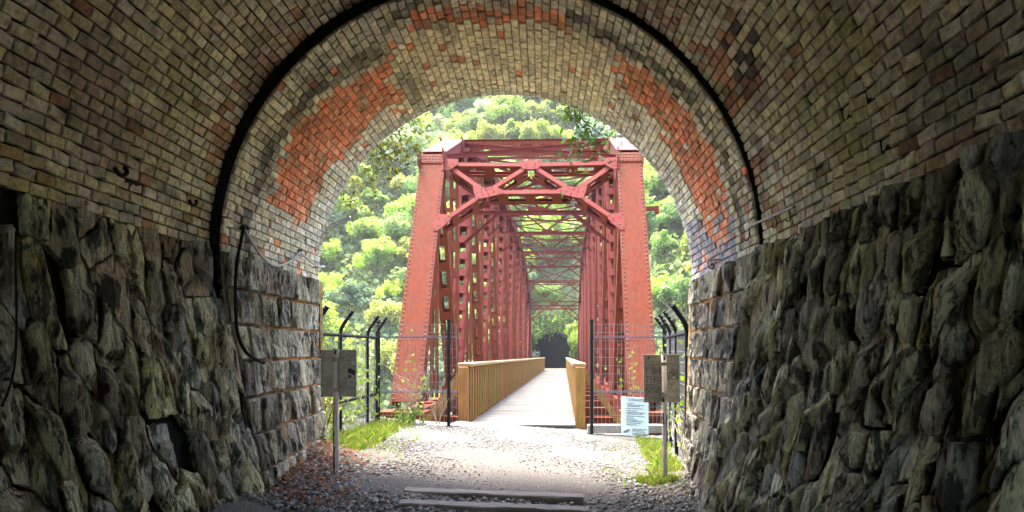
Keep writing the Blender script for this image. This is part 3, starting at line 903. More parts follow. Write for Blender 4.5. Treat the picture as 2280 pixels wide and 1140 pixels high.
# ------------------------------------------------------------------ walkway and railings
WW = 1.09
walk = empty('boardwalk', on_bridge(0, -.9, 0), 'pale weathered plank walkway running along the bridge floor', 'walkway', rot=BROT)
rw = random.Random(3)
pm = []
for k in range(6):
    mb = MB(); mb.box((0, 0, -.025), (2 * WW, .196, .05), None, .006); pm.append(mb)
y = 0; k = 0
while y < 57.6:
    mb = MB(); s = .85 + .3 * rw.random(); mb.cur = (.098 * s, .092 * s, .084 * s)
    mb.box((rw.uniform(-.01, .01), y + .1, -.02 + rw.uniform(-.003, .003)), (2 * WW, .183, .045), Matrix.Rotation(rw.uniform(-.003, .003), 3, 'Z'))
    mb.build('plank', M['deck'], walk, local=True); y += .2; k += 1
mb = MB()
for xx in (-.9, 0, .9): mb.box((xx, 28.8, -.16), (.16, 57.6, .2))
mb.build('joist', M['rusty'], walk, local=True)['kind'] = 'stuff'
def railing(s, label):
    root = empty('wooden_railing', on_bridge(s * 1.16, -.75, 0), label, 'railing', rot=BROT)
    L = 57.4; rr = random.Random(40 + s)
    def B(name, c, d, bev=.004, mat='wood', colr=(.30, .15, .04)):
        mb = MB(); mb.cur = tuple(q * (.85 + .3 * rr.random()) for q in colr); mb.box(c, d, None, bev); return mb.build(name, M[mat], root, local=True)
    B('handrail', (0, L / 2 + .02, 1.20), (.27, L + .12, .075), .012, 'rail_wood')
    B('bottom_rail', (s * .02, L / 2, .10), (.09, L, .10))
    B('top_rail', (s * .02, L / 2 + .15, 1.10), (.09, L - .2, .10))
    B('post', (s * .02, 0, .54), (.20, .13, 1.24), .008, colr=(.27, .14, .036))
    n = int(L / .44)
    for k in range(1, n):
        B('baluster', (-s * .045, k * L / n, .58), (.055, .10, 1.13), .004, colr=(.29, .155, .042))
    for k in range(n):
        B('infill_board', (s * .085, (k + .5) * L / n, .59), (.022, L / n - .05, 1.06), 0, colr=(.15, .062, .014))
    for yy in (.25, 1.5):
        mb = MB(); mb.cur = (.26, .13, .035); mb.bar((s * .13, yy, 1.0), (s * .95, yy, -.15), .12, .09, up=(0, 1, 0)); mb.build('raking_brace', M['wood'], root, local=True)
    return root
railing(-1, 'orange-brown wooden railing along the left edge of the plank walkway')
railing(1, 'orange-brown wooden railing along the right edge of the plank walkway')

# ------------------------------------------------------------------ far tunnel
yf = 78.3; cxf = bx(yf) - .35
ft = empty('far_tunnel', (cxf, yf, -.7), 'dark blue-black mouth of the next tunnel at the far end of the bridge', 'tunnel')
mb = MB(); mb.cur = (.07, .075, .05); inner, outer = [], []
prf = [(-1.95, -.8), (-1.95, 1.6)] + [(-1.95 * math.cos(math.pi * k / 24), 1.6 + 1.95 * math.sin(math.pi * k / 24)) for k in range(25)] + [(1.95, 1.6), (1.95, -.8)]
out = []
for x, z in prf:
    a = math.atan2(z - 1.0, x); s = min(6.0 / max(abs(math.cos(a)), 1e-6), 4.4 / max(abs(math.sin(a)), 1e-6)); out.append((s * math.cos(a), 1.0 + s * math.sin(a)))
n = len(prf)
V = [(cxf + x, yf, z) for x, z in prf] + [(cxf + x, yf, z) for x, z in out] + [(cxf + x, yf + 5.5, z) for x, z in prf]
Fc = []
for i in range(n - 1): Fc.append((i, n + i, n + i + 1, i + 1))
mb.add(V[:2 * n], Fc); mb.build('headwall', M['mortar'], ft)
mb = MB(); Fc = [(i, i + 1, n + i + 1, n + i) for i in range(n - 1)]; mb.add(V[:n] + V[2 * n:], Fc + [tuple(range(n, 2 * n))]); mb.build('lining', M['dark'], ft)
mb = MB(); mb.box((bx(72.5), 72.5, -.66), (6.4, 12.4, .3)); o = mb.build('far_path', M['soil']); tag(o, kind='structure')
# small pale fence at the far bank
fb = empty('bank_fence', (bx(72) - 2.1, 72.4, -.5), 'small pale metal fence on the far bank left of the dark tunnel mouth', 'fence')
for k in range(4):
    mb = MB(); mb.bar((bx(72) - 3.4 + k * .55, 72.4, -.5), (bx(72) - 3.4 + k * .55, 72.4, 1.3), .05, .05); mb.build('post', M['galv'], fb)
for z in (.1, .7, 1.25):
    mb = MB(); mb.bar((bx(72) - 3.4, 72.37, z), (bx(72) - 1.75, 72.37, z), .04, .04); mb.build('rail', M['galv'], fb)

# ------------------------------------------------------------------ mesh fences
def wire_mesh(a, b, z0, z1, root, sx=.075, sz=.15, r=.0035):
    a, b = Vector((*a, 0)), Vector((*b, 0)); L = (b - a).length; t = (b - a) / L
    mb = MB(); n = int(L / sx)
    for k in range(n + 1):
        p = a + t * (L * k / n); mb.bar((p.x, p.y, z0), (p.x, p.y, z1), r * 2, r * 2, up=(1, 0, 0))
    m = int((z1 - z0) / sz)
    for k in range(m + 1):
        z = z0 + (z1 - z0) * k / m; mb.bar((a.x, a.y, z), (b.x, b.y, z), r * 2, r * 2)
    o = mb.build('wire_mesh', M['galv'], root); o['kind'] = 'stuff'
def zigzag_rail(a, b, z, root):
    mb = MB(); a, b = Vector((*a, z)), Vector((*b, z)); mb.bar(a, b, .022, .022)
    n = int((b - a).length / .075)
    for k in range(n): 
        p = a + (b - a) * ((k + .5) / n); mb.box(p + Vector((0, -.014, .012)), (.028, .012, .045), Matrix.Rotation(.5, 3, 'Y'))
    mb.build('rail', M['fence_rail'], root)
def front_fence(x0, x1, posts, label):
    y = 13.30
    root = empty('mesh_fence', ((x0 + x1) / 2, y, 0), label, 'fence', 'wire fences beside the bridge end')
    wire_mesh((x0, y), (x1, y), .10, 2.0, root)
    for z in (.70, 1.745): zigzag_rail((x0, y - .03), (x1, y - .03), z, root)
    for x in posts:
        mb = MB(); mb.tube([(x, y - .05, -.1), (x, y - .05, 2.06)], .033, 10); mb.tube([(x, y - .05, 2.06), (x, y - .05, 2.085)], .037, 10); p = mb.build('post', M['black'], root, smooth=False)
        for z in (.70, 1.745):
            mb = MB(); mb.box((x, y - .065, z), (.13, .05, .05), None, .008); mb.build('clamp', M['black'], p)
    mb = MB(); mb.box(((x0 + x1) / 2, y + .02, .0), (x1 - x0 + .1, .14, .16), None, .01); mb.build('kerb', M['concrete'], root)
    return root
front_fence(-3.10, -1.62, (-3.10, -1.76), 'wire mesh fence panel in front of the left end post of the bridge')
front_fence(.93, 2.36, (.96, 2.34), 'wire mesh fence panel in front of the right end post, behind the blue notice')
def side_fence(x0, y0, x1, y1, posts, lean, label):
    root = empty('mesh_fence', ((x0 + x1) / 2, (y0 + y1) / 2, 0), label, 'fence', 'wire fences beside the bridge end')
    wire_mesh((x0, y0), (x1, y1), .05, 1.80, root, .075, .15)
    for z in (.68, 1.74):
        mb = MB(); mb.tube([(x0, y0, z), (x1, y1, z)], .026, 8); mb.build('rail', M['black'], root)
    for t in posts:
        x, y = x0 + (x1 - x0) * t, y0 + (y1 - y0) * t
        z0 = -.25
        mb = MB(); pts = [(x, y, z0), (x, y, 1.75), (x + lean * .02, y, 1.84), (x + lean * .06, y, 1.92), (x + lean * .20, y, 2.12)]
        mb.tube(pts, .036 if t < .2 else .030, 10); mb.build('post', M['black'], root, smooth=False)
    mb = MB(); k = 9
    n = int(abs(y1 - y0) / .15)
    for j in range(3):
        f = (j + 1) / 3; mb.bar((x0 + lean * (.06 + .12 * f), y0, 1.92 + .18 * f), (x1 + lean * (.06 + .12 * f), y1, 1.92 + .18 * f), .006, .006)
    mb.build('top_wire', M['galv'], root)['kind'] = 'stuff'
side_fence(-3.22, 9.75, -3.10, 13.2, (.02, .36, .80, .97), 1, 'black railed mesh fence with bent post tops along the left edge, behind the stickered sign')
side_fence(2.02, 9.62, 2.36, 13.2, (.0, .42, .70, .96), -1, 'black railed mesh fence with bent post tops along the right edge, behind the scratched sign')

# ------------------------------------------------------------------ signs
def sign_back(name, px0, px1, py0, py1, ppx, base_y, Y, tilt, label, lean=0):
    k = Y / F; X = lambda p: (p - VX) * k
    Zf = lambda p: CAMH - (p - VY) * k
    xc, zc = (X(px0) + X(px1)) / 2, (Zf(py0) + Zf(py1)) / 2; w_, h_ = X(px1) - X(px0), Zf(py0) - Zf(py1)
    xp = X(ppx); zb = gz(xp, Y)
    root = empty(name, (xp, Y, zb), label, 'sign')
    mb = MB(); mb.box((xc, Y + .045, zc), (w_, .012, h_), Matrix.Rotation(tilt, 3, 'Y'), .004)
    # rolled edges
    Rm = Matrix.Rotation(tilt, 3, 'Y')
    for q in (-1, 1):
        mb.box(Vector((xc, Y + .042, zc)) + Rm @ Vector((q * (w_ / 2 - .008), 0, 0)), (.016, .026, h_), Rm, .003); mb.box(Vector((xc, Y + .042, zc)) + Rm @ Vector((0, 0, q * (h_ / 2 - .008))), (w_, .026, .016), Rm, .003)
    pn = mb.build('panel', M['plate'], root)
    for f in (.32, -.33):
        mb = MB(); mb.box(Vector((xc, Y + .028, zc + f * h_)), (w_ * .98, .022, .045), Rm, .006); mb.box(Vector((xc, Y + .030, zc + f * h_ + .02)), (w_ * .98, .012, .006), Rm); mb.build('stiffener', M['plate'], root)
    mb = MB(); mb.tube([(xp + lean, Y, zb - .2), (xp, Y, Zf(py0) - .005)], .031, 14); po = mb.build('post', M['post'], root, smooth=True)
    mb = MB(); mb.tube([(xp, Y, Zf(py0) - .006), (xp, Y, Zf(py0) + .012)], .032, 14); mb.build('post_cap', M['post'], root)
    for f in (.30, -.35):
        z = zc + f * h_; mb = MB(); mb.tube([(xp, Y, z - .022), (xp, Y, z + .022)], .036, 14); mb.box((xp - .055, Y + .012, z), (.05, .02, .04)); mb.box((xp + .055, Y + .012, z), (.05, .02, .04)); mb.build('clamp', M['plate'], root)
    return root, xc, zc, w_, h_, Zf
def rust_patch(root, xp, Y, zc, h, side, seed):
    rn = random.Random(seed); mb = MB(); n = 7
    V = []
    for k in range(n + 1):
        z = zc - h / 2 + h * k / n; a0 = -math.pi / 2 + side * .9 - (.25 + .3 * rn.random()); a1 = -math.pi / 2 + side * .9 + (.25 + .4 * rn.random())
        for a in (a0, (a0 + a1) / 2, a1): V.append((xp + .0318 * math.cos(a), Y + .0318 * math.sin(a), z))
    Fc = []
    for k in range(n):
        for q in (0, 1): Fc.append((k * 3 + q, k * 3 + q + 1, k * 3 + 4 + q, k * 3 + 3 + q))
    mb.add(V, Fc); mb.build('rust_patch', M['rust'], root)
YL = 7.6
sl_, xc, zc, w_, h_, Zf = sign_back('road_sign', 712, 792, 779, 884, 748, 1075, YL, 0, 'back of a small metal sign with stickers on a rusting post at the left')
xl = sl_.location.x
rust_patch(sl_, xl, YL, .63, .42, -1, 1); rust_patch(sl_, xl, YL, .30, .3, -.6, 2); rust_patch(sl_, xl, YL, 1.49, .06, 0, 3)
kx = YL / F
def flat(root, name, px, py, wpx, hpx, rot, mat, dy, Y=YL, k=None):
    k = Y / F; mb = MB(); mb.box(((px - VX) * k, Y + dy, CAMH - (py - VY) * k), (wpx * k, .002, hpx * k), Matrix.Rotation(rot, 3, 'Y')); return mb.build(name, M[mat], root)
flat(sl_, 'sticker', 785, 807, 9, 12, 0, 'sticker', .036); flat(sl_, 'sticker', 782, 828, 20, 10, .45, 'ink', .036)
flat(sl_, 'sticker', 777, 838.5, 6, 6, 0, 'ink', .0345); flat(sl_, 'sticker', 780, 851, 15, 12, .04, 'sticker', .036); flat(sl_, 'sticker_print', 780, 851, 10, 7, .04, 'plate', .0335)
YR = 8.6
sr_, xc, zc, w_, h_, Zf = sign_back('road_sign', 1434, 1515, 789, 896, 1478, 1078, YR, -.015, 'back of a small metal sign with scratched letters on a rusting post at the right', lean=.02)
xr = sr_.location.x
rust_patch(sr_, xr, YR, .92, .12, -.5, 5); rust_patch(sr_, xr, YR, 1.40, .05, 0, 6); rust_patch(sr_, xr + .012, YR, .35, .7, 1.0, 7); rust_patch(sr_, xr + .008, YR, .66, .14, -.9, 8)
def strokes(root, name, lines, Y, dy, wpx, mat):
    k = Y / F; mb = MB()
    for ln in lines:
        for (x0, y0), (x1, y1) in zip(ln[:-1], ln[1:]):
            mb.bar(((x0 - VX) * k, Y + dy, CAMH - (y0 - VY) * k), ((x1 - VX) * k, Y + dy, CAMH - (y1 - VY) * k), wpx * k, .0015, up=(0, 1, 0))
    o = mb.build(name, M[mat], root); return o
txt = [  # GE, YA, EN  /  Z E B U  /  2 0 1 5
    [(1440, 835), (1440, 819), (1448, 819)],
    [(1453, 834), (1458, 826), (1453, 824), (1453, 819), (1459, 819), (1459, 835)],
    [(1464, 819), (1464, 834)], [(1470, 819), (1470, 834)], [(1464, 827), (1470, 827)],
    [(1438, 839), (1445, 839), (1439, 851), (1446, 851)],
    [(1454, 839), (1449, 839), (1449, 851), (1454, 851)], [(1449, 845), (1453, 845)],
    [(1457, 851), (1457, 839), (1462, 841), (1462, 844), (1457, 845), (1463, 848), (1462, 851), (1457, 851)],
    [(1466, 839), (1466, 850), (1472, 850), (1472, 839)],
    [(1438, 858), (1441, 855), (1445, 857), (1438, 868), (1446, 868)],
    [(1450, 855), (1454, 858), (1454, 865), (1451, 868), (1448, 865), (1448, 858), (1450, 855)],
    [(1459, 855), (1459, 868)],
    [(1470, 855), (1464, 855), (1464, 861), (1469, 862), (1469, 867), (1463, 868)],
    [(1440, 875), (1447, 872), (1455, 876), (1463, 872), (1469, 875)]]
strokes(sr_, 'scratched_lettering', txt, YR, .0375, 1.3, 'ink')['kind'] = 'stuff'
scr = [[(1488, 850), (1492, 836), (1499, 822), (1503, 826), (1496, 838), (1508, 833), (1511, 842), (1500, 846), (1490, 842), (1487, 832), (1497, 828), (1506, 838), (1512, 850)], [(1488, 846), (1500, 836), (1510, 828)], [(1492, 852), (1497, 858), (1505, 850)]]
strokes(sr_, 'scratched_drawing', scr, YR, .0375, 1.3, 'ink')['kind'] = 'stuff'
flat(sr_, 'bolt_hole', 1445, 797, 5, 5, .6, 'ink', .0375, YR)

# pale blue notice
YN = 12.75; k = YN / F
nb_ = empty('notice_board', ((1413 - VX) * k, YN, 0), 'pale blue notice board with printed lines standing against the right fence', 'notice')
def nP(px, py, dy=0): return Vector(((px - VX) * k, YN + dy + (970 - py) * .0009, CAMH - (py - VY) * k))
mb = MB(); a, b, c, d = nP(1384, 968), nP(1444, 972), nP(1445, 887), nP(1384, 884)
off = Vector((0, .02, 0)); mb.add([a, b, c, d, a + off, b + off, c + off, d + off], [(0, 1, 2, 3), (7, 6, 5, 4), (0, 4, 5, 1), (1, 5, 6, 2), (2, 6, 7, 3), (3, 7, 4, 0)])
mb.build('panel', M['board'], nb_)
rn = random.Random(8); mb = MB()
rows_ = [(888, 1396, 1440), (891, 1400, 1436), (897, 1395, 1410), (901, 1398, 1436), (904, 1398, 1425), (909, 1394, 1430), (914, 1395, 1420), (918, 1395, 1434), (921, 1396, 1428), (926, 1394, 1436), (930, 1395, 1412), (934, 1395, 1418), (937, 1395, 1432), (941, 1395, 1424), (945, 1395, 1415), (954, 1408, 1438), (957, 1408, 1434), (960, 1408, 1436), (964, 1408, 1442), (967, 1408, 1440)]
for py, xa, xb in rows_:
    x = xa
    while x < xb:
        wd = rn.uniform(1.2, 3.2)
        p = nP(x + wd / 2, py + (x - 1384) * .05, -.004); mb.box(p, (wd * k, .002, rn.uniform(.9, 1.6) * k)); x += wd + rn.uniform(.3, .9)
mb.build('printed_text', M['ink'], nb_)['kind'] = 'stuff'
mb = MB(); mb.prism([(8 * math.cos(t) * k, 3.0 * math.sin(t) * k) for t in np.linspace(0, 2 * math.pi, 14)[:-1]], Matrix(((1, 0, 0), (0, 0, 1), (0, 1, 0))) @ Matrix.Rotation(.35, 3, 'Z'), nP(1395, 960, -.004), .002); mb.build('printed_map', M['galv'], nb_)

# ------------------------------------------------------------------ sleepers, cables, hooks
def sleeper(y, x0, x1, zt, rot, label):
    c = Vector(((x0 + x1) / 2, y, zt - .09)); mb = MB(); L = x1 - x0; rr = random.Random(int(y * 100))
    V, Fc = [], []; n = 14
    for i in range(n + 1):
        x = -L / 2 + L * i / n
        for (a, b) in ((-.10, -.09), (-.105, .075), (-.09, .09), (.09, .09), (.105, .075), (.10, -.09)):
            V.append((x + (rr.uniform(-.02, .02) if i in (0, n) else 0), a + rr.uniform(-.004, .004), b + rr.uniform(-.005, .005)))
    for i in range(n):
        for q in range(6): Fc.append((i * 6 + q, i * 6 + (q + 1) % 6, i * 6 + 6 + (q + 1) % 6, i * 6 + 6 + q))
    Fc += [tuple(range(6)), tuple(range(n * 6 + 5, n * 6 - 1, -1))]
    Rm = Matrix.Rotation(rot, 3, 'Z') @ Matrix.Rotation(.035, 3, 'Y'); mb.add([Rm @ Vector(v) + c for v in V], [f[::-1] for f in Fc])
    o = mb.build('railway_sleeper', M['sleeper']); tag(o, label, 'sleeper', 'old sleepers sunk in the path')
sleeper(7.22, -1.42, .45, .030, -.015, 'dark timber sleeper farther from us, half buried across the path')
sleeper(6.62, -1.36, .45, .032, -.02, 'dark timber sleeper nearest us, half buried across the path')

def wp(px, py, side, out=.03, far=True):
    """point on the tunnel lining under a pixel of the photograph, stood off by out"""
    d = Vector(((px - VX) / F, 1, (VY - py) / F)); cx, cz, r = (CXF, CZF, RF) if far else (CXN, CZN, RN)
    t = 2.5
    while t < 12:
        p = Vector((0, 0, CAMH)) + d * t
        if p.z > cz: ins = (p.x - cx) ** 2 + (p.z - cz) ** 2 < (r - out) ** 2
        else: ins = abs(p.x - cx) < r - wall_inset(p.y, p.z, cz) - out
        if not ins: break
        t += .004
    return p
def smooth_path(P, n=8):
    out = []
    for i in range(len(P) - 1):
        p0, p1, p2, p3 = P[max(i - 1, 0)], P[i], P[i + 1], P[min(i + 2, len(P) - 1)]
        for k in range(n):
            t = k / n; out.append(.5 * ((2 * p1) + (p2 - p0) * t + (2 * p0 - 5 * p1 + 4 * p2 - p3) * t * t + (3 * p1 - p0 - 3 * p2 + p3) * t ** 3))
    out.append(P[-1]); return out
def cable(name, pixs, r, mat, label, cat, far=True, out=.10):
    pts = [wp(x, y, 0, out, far) for x, y in pixs]; mb = MB(); mb.tube(smooth_path(pts), r, 8)
    o = mb.build(name, M[mat], None, smooth=True); tag(o, label, cat); return o
cable('hanging_cable', [(543, 505), (536, 540), (527, 590), (524, 640), (525, 700), (530, 745), (545, 780), (565, 797), (588, 808)], .016, 'black', 'thick black cable hanging down the left block wall from a hook', 'cable', out=.13)
cable('conduit', [(545, 512), (556, 530), (575, 560), (592, 580), (612, 592), (635, 588), (655, 575), (668, 562)], .014, 'conduit', 'grey conduit sagging between two hooks on the left of the far vault', 'conduit', out=.07)
cable('conduit', [(669, 563), (680, 572), (692, 583), (708, 593), (722, 594)], .014, 'conduit', 'short grey conduit end poking out past the left tunnel edge', 'conduit', out=.07)
cable('hanging_cable', [(36, 515), (35, 600), (37, 700), (34, 800), (22, 860), (4, 905)], .006, 'black', 'thin black cable hanging on the left rubble wall nearest us', 'cable', far=False, out=.17)
cable('conduit', [(1676, 500), (1710, 486), (1740, 472), (1768, 460)], .013, 'conduit', 'straight grey pipe fixed low on the right side of the vault', 'pipe', far=False, out=.06)
for x, y in ((1726, 480), (1757, 466)):
    cable('wire_hook', [(x, y), (x + 3, y + 15), (x + 2, y + 24), (x - 4, y + 27), (x - 8, y + 22)], .005, 'black', 'thin wire hook hanging from the grey pipe, ' + ('nearer the ring gap' if x < 1740 else 'nearer its upper end'), 'hook', far=False, out=.06)
cable('wire_hook', [(1668, 508), (1668, 525), (1665, 535), (1658, 535), (1655, 528)], .005, 'black', 'thin wire hook hanging at the lower end of the grey pipe', 'hook', far=True, out=.05)
def curl(pixs, r, label, far, out): return cable('iron_hook', pixs, r, 'black', label, 'hook', far, out)
curl([(1602, 578), (1590, 578), (1580, 580), (1576, 588), (1579, 596), (1586, 598), (1590, 592), (1587, 587), (1583, 589)], .007, 'curled black iron hook above the right block wall', True, .05)
curl([(256, 375), (262, 384), (268, 390), (276, 390), (282, 385), (282, 378), (277, 374)], .016, 'larger rusty iron hook low on the left of the near vault', False, .06)
curl([(422, 446), (426, 454), (432, 457), (437, 453), (437, 446)], .014, 'smaller rusty iron hook on the left of the near vault by the ring gap', False, .06)
curl([(536, 510), (541, 504), (548, 504), (552, 508)], .018, 'black iron bracket holding the cable and conduit on the left', True, .06)
curl([(664, 570), (666, 560), (671, 557)], .014, 'small black clip holding the conduit on the left', True, .05)

# ------------------------------------------------------------------ gravel stones, leaves, grass
def pebbles(n, xr_, yr, smin, smax, cols, seed, dens=None):
    r = rng_(seed)
    x = r.uniform(*xr_, n * 3); y = r.uniform(*yr, n * 3)
    if dens is not None:
        k = r.random(n * 3) < dens(x, y); x, y = x[k], y[k]
    x, y = x[:n], y[:n]; n = len(x)
    z = np.array([gz(a, b) for a, b in zip(x, y)])
    s = smin + (smax - smin) * r.random(n) ** 2.5
    base = np.array([(0, 0, 1), (1, 0, .1), (.2, 1, -.1), (-1, .1, 0), (-.1, -1, .1), (0, 0, -1)], float)
    V = base[None] * (1 + r.uniform(-.35, .35, (n, 6, 1))) + r.uniform(-.15, .15, (n, 6, 3))
    V[:, :, 2] *= .65
    a = r.uniform(0, 6.28, n); c_, s_ = np.cos(a)[:, None], np.sin(a)[:, None]
    V = np.stack([V[..., 0] * c_ - V[..., 1] * s_, V[..., 0] * s_ + V[..., 1] * c_, V[..., 2]], -1) * s[:, None, None]
    V += np.stack([x, y, z + s * .25], -1)[:, None]
    T = np.array([(0, 1, 2), (0, 2, 3), (0, 3, 4), (0, 4, 1), (5, 2, 1), (5, 3, 2), (5, 4, 3), (5, 1, 4)])
    Q = (np.arange(n)[:, None, None] * 6 + T[None]).reshape(-1, 3)
    cc = np.array(cols)[r.integers(0, len(cols), n)] * r.uniform(.6, 1.3, (n, 1))
    return V.reshape(-1, 3), Q, np.repeat(cc, 8, 0)
GC = [(.24, .23, .215), (.19, .18, .165), (.29, .28, .26), (.09, .085, .08), (.17, .145, .125)]
def edge_dens(x, y):
    mid = np.exp(-((x + .35) / 1.0) ** 4) * np.clip((12.0 - y) / 3, 0, 1)
    return np.clip(1.0 - .85 * mid * (y > 7.4), .08, 1)
V, Q, C = pebbles(26000, (-3.1, 2.5), (6.2, 13.4), .006, .022, GC, 1, edge_dens)
o = link(bpy.data.objects.new('gravel', np_mesh('gravel', V, Q, M['pebble'], C))); tag(o, kind='stuff')
V, Q, C = pebbles(6500, (-2.9, 2.3), (6.1, 9.0), .014, .040, GC + [(.22, .21, .20)], 2, lambda x, y: np.clip((7.5 - y) / .6, 0, 1) + np.clip((np.abs(x + .45) - 1.25) / .5, 0, 1))
o = link(bpy.data.objects.new('ballast_stones', np_mesh('ballast_stones', V, Q, M['pebble'], C))); tag(o, kind='stuff')

def leaf_quads(P, N, size, r, fold=.25, aspect=.55):
    """rhombic leaves at P, facing roughly N"""
    n = len(P); N = N / np.linalg.norm(N, axis=1, keepdims=True)
    t = r.normal(size=(n, 3)); t -= (t * N).sum(1, keepdims=True) * N; t /= np.linalg.norm(t, axis=1, keepdims=True)
    b = np.cross(N, t); s = size[:, None]
    V = np.stack([P - t * s * .5, P + b * s * .5 * aspect + N * s * fold * .3, P + t * s * .5, P - b * s * .5 * aspect + N * s * fold * .3], 1)
    return V.reshape(-1, 3), np.arange(n * 4).reshape(n, 4)
r = rng_(7); n = 1000
x = -2.95 + np.abs(r.normal(0, .42, n)); y = r.uniform(6.3, 9.2, n); x += (9.2 - y) * .12
P = np.stack([x, y, np.array([gz(a, b) for a, b in zip(x, y)]) + .02 + r.uniform(0, .03, n)], -1)
V, Q = leaf_quads(P, r.normal(size=(n, 3)) * .5 + (0, 0, 1), r.uniform(.03, .075, n), r)
cc = np.array([(.26, .10, .065), (.20, .07, .045), (.32, .16, .10), (.30, .09, .08), (.16, .08, .05)])[r.integers(0, 5, n)]
o = link(bpy.data.objects.new('fallen_leaves', np_mesh('fallen_leaves', V, Q, M['leaf_attr'], cc))); tag(o, kind='stuff')
r = rng_(17); n = 500
x = r.uniform(1.2, 2.2, n); y = r.uniform(7.0, 9.6, n); P = np.stack([x, y, np.array([gz(a, b) for a, b in zip(x, y)]) + .03], -1)
V, Q = leaf_quads(P, r.normal(size=(n, 3)) * .5 + (0, 0, 1), r.uniform(.03, .06, n), r)
o = link(bpy.data.objects.new('fallen_leaves', np_mesh('fallen_leaves', V, Q, M['leaf_attr'], np.array([(.24, .19, .14), (.3, .24, .17), (.18, .12, .08)])[r.integers(0, 3, n)]))); tag(o, kind='stuff')

def grass(areas, seed):
    r = rng_(seed); Vs, Qs, Cs, k0 = [], [], [], 0
    for cx, cy, rx, ry, n, h in areas:
        a = r.uniform(0, 6.28, n); q = np.sqrt(r.random(n)); x = cx + rx * q * np.cos(a); y = cy + ry * q * np.sin(a)
        z = np.array([gz(i, j) for i, j in zip(x, y)]) - .01
        hh = h * r.uniform(.4, 1.2, n); w_ = .004 + .006 * r.random(n); d = r.uniform(0, 6.28, n); lx, ly = r.normal(0, .4, n) * hh, r.normal(0, .4, n) * hh
        b1 = np.stack([x - w_ * np.cos(d), y - w_ * np.sin(d), z], -1); b2 = np.stack([x + w_ * np.cos(d), y + w_ * np.sin(d), z], -1)
        m1 = np.stack([x + lx * .35 + w_ * np.cos(d) * .7, y + ly * .35 + w_ * np.sin(d) * .7, z + hh * .6], -1); tp = np.stack([x + lx, y + ly, z + hh], -1)
        Vs.append(np.stack([b1, b2, m1, tp], 1).reshape(-1, 3)); Qs.append(np.arange(n * 4).reshape(n, 4) + k0); k0 += n * 4
        Cs.append(np.array([(.17, .23, .035), (.13, .20, .035), (.22, .24, .05), (.10, .16, .03), (.24, .19, .09)])[r.integers(0, 5, n)] * r.uniform(.7, 1.2, (n, 1)))
    return np.concatenate(Vs), np.concatenate(Qs), np.concatenate(Cs)
V, Q, C = grass([(-2.78, 10.6, .36, 1.3, 2100, .14), (-2.80, 11.7, .36, 1.0, 900, .12), (-2.9, 9.7, .35, .6, 700, .12), (-2.75, 12.8, .4, .5, 500, .12), (-2.5, 11.0, .6, 2.0, 420, .07), (-2.5, 9.4, .7, 1.0, 260, .06)], 5)
o = link(bpy.data.objects.new('grass_verge', np_mesh('grass_verge', V, Q, M['grass'], C))); tag(o, kind='stuff')
V, Q, C = grass([(1.42, 8.55, .26, .25, 1500, .09), (1.80, 10.6, .22, 1.3, 1200, .12), (1.95, 12.2, .26, .9, 600, .12), (1.62, 9.4, .2, .5, 500, .09), (1.4, 10.4, .7, 2.4, 420, .06), (1.3, 8.6, .5, .6, 200, .06)], 6)
o = link(bpy.data.objects.new('grass_verge', np_mesh('grass_verge', V, Q, M['grass'], C))); tag(o, kind='stuff')

# ------------------------------------------------------------------ plants near the fence
def blob_leaves(centres, n_each, rad, size, r, cols, up=.3, aspect=.55):
    Ps, Ns = [], []
    for c, rr in zip(centres, rad):
        d = r.normal(size=(n_each, 3)); d /= np.linalg.norm(d, axis=1, keepdims=True)
        q = rr * (.45 + .6 * r.random((n_each, 1)) ** .6)
        Ps.append(np.asarray(c)[None] + d * q); Ns.append(d + r.normal(size=(n_each, 3)) * .6 + (0, 0, up))
    P, N = np.concatenate(Ps), np.concatenate(Ns); n = len(P)
    V, Q = leaf_quads(P, N, size * r.uniform(.6, 1.3, n), r, aspect=aspect)
    C = np.array(cols)[r.integers(0, len(cols), n)] * r.uniform(.75, 1.25, (n, 1))
    return V, Q, C
LIME = [(.17, .23, .035), (.21, .25, .05), (.12, .19, .03)]
MID = [(.09, .15, .035), (.12, .18, .04), (.07, .12, .03)]
def shrub(loc, h, w_, n, size, cols, label, seed, stems=5, cat='shrub'):
    r = rng_(seed); rn = random.Random(seed); root = empty('shrub', loc, label, cat)
    cs, rad = [], []
    for k in range(stems):
        a = rn.uniform(0, 6.28); tip = Vector((loc[0] + w_ * .5 * math.cos(a) * rn.uniform(.3, 1), loc[1] + w_ * .5 * math.sin(a) * rn.uniform(.3, 1), loc[2] + h * rn.uniform(.6, 1)))
        mid = Vector(loc).lerp(tip, .5) + Vector((0, 0, h * .08)); mb = MB(); mb.tube(smooth_path([Vector(loc) - Vector((0, 0, .1)), mid, tip], 4), .03 * h / 2, 6, .008)
        mb.build('stem', M['bark'], root)
        for t in (.45, .75, 1.0):
            cs.append(tuple(Vector(loc).lerp(tip, t) + Vector((rn.uniform(-.1, .1) * w_, rn.uniform(-.1, .1) * w_, 0)))); rad.append(w_ * rn.uniform(.16, .30))
    V, Q, C = blob_leaves(cs, n // len(cs), rad, size, r, cols)
    o = bpy.data.objects.new('foliage', np_mesh('foliage', V - np.array(loc), Q, M['leaf_attr'], C)); link(o, root); return root
shrub((-4.6, 13.0, -1.4), 3.0, 2.2, 1500, .16, LIME, 'bright lime-leaved maple shrub behind the left fence', 51)
shrub((-5.9, 16.0, -2.6), 4.6, 3.2, 1900, .17, LIME, 'taller pale green shrub down the bank left of the end post', 52)
shrub((-3.75, 11.2, -.6), 1.4, 1.0, 700, .09, MID, 'small ivy-like shrub pressed against the left side fence', 53)
shrub((3.6, 12.2, -1.0), 2.4, 1.6, 1100, .12, LIME, 'yellow-green shrub behind the right side fence', 54)
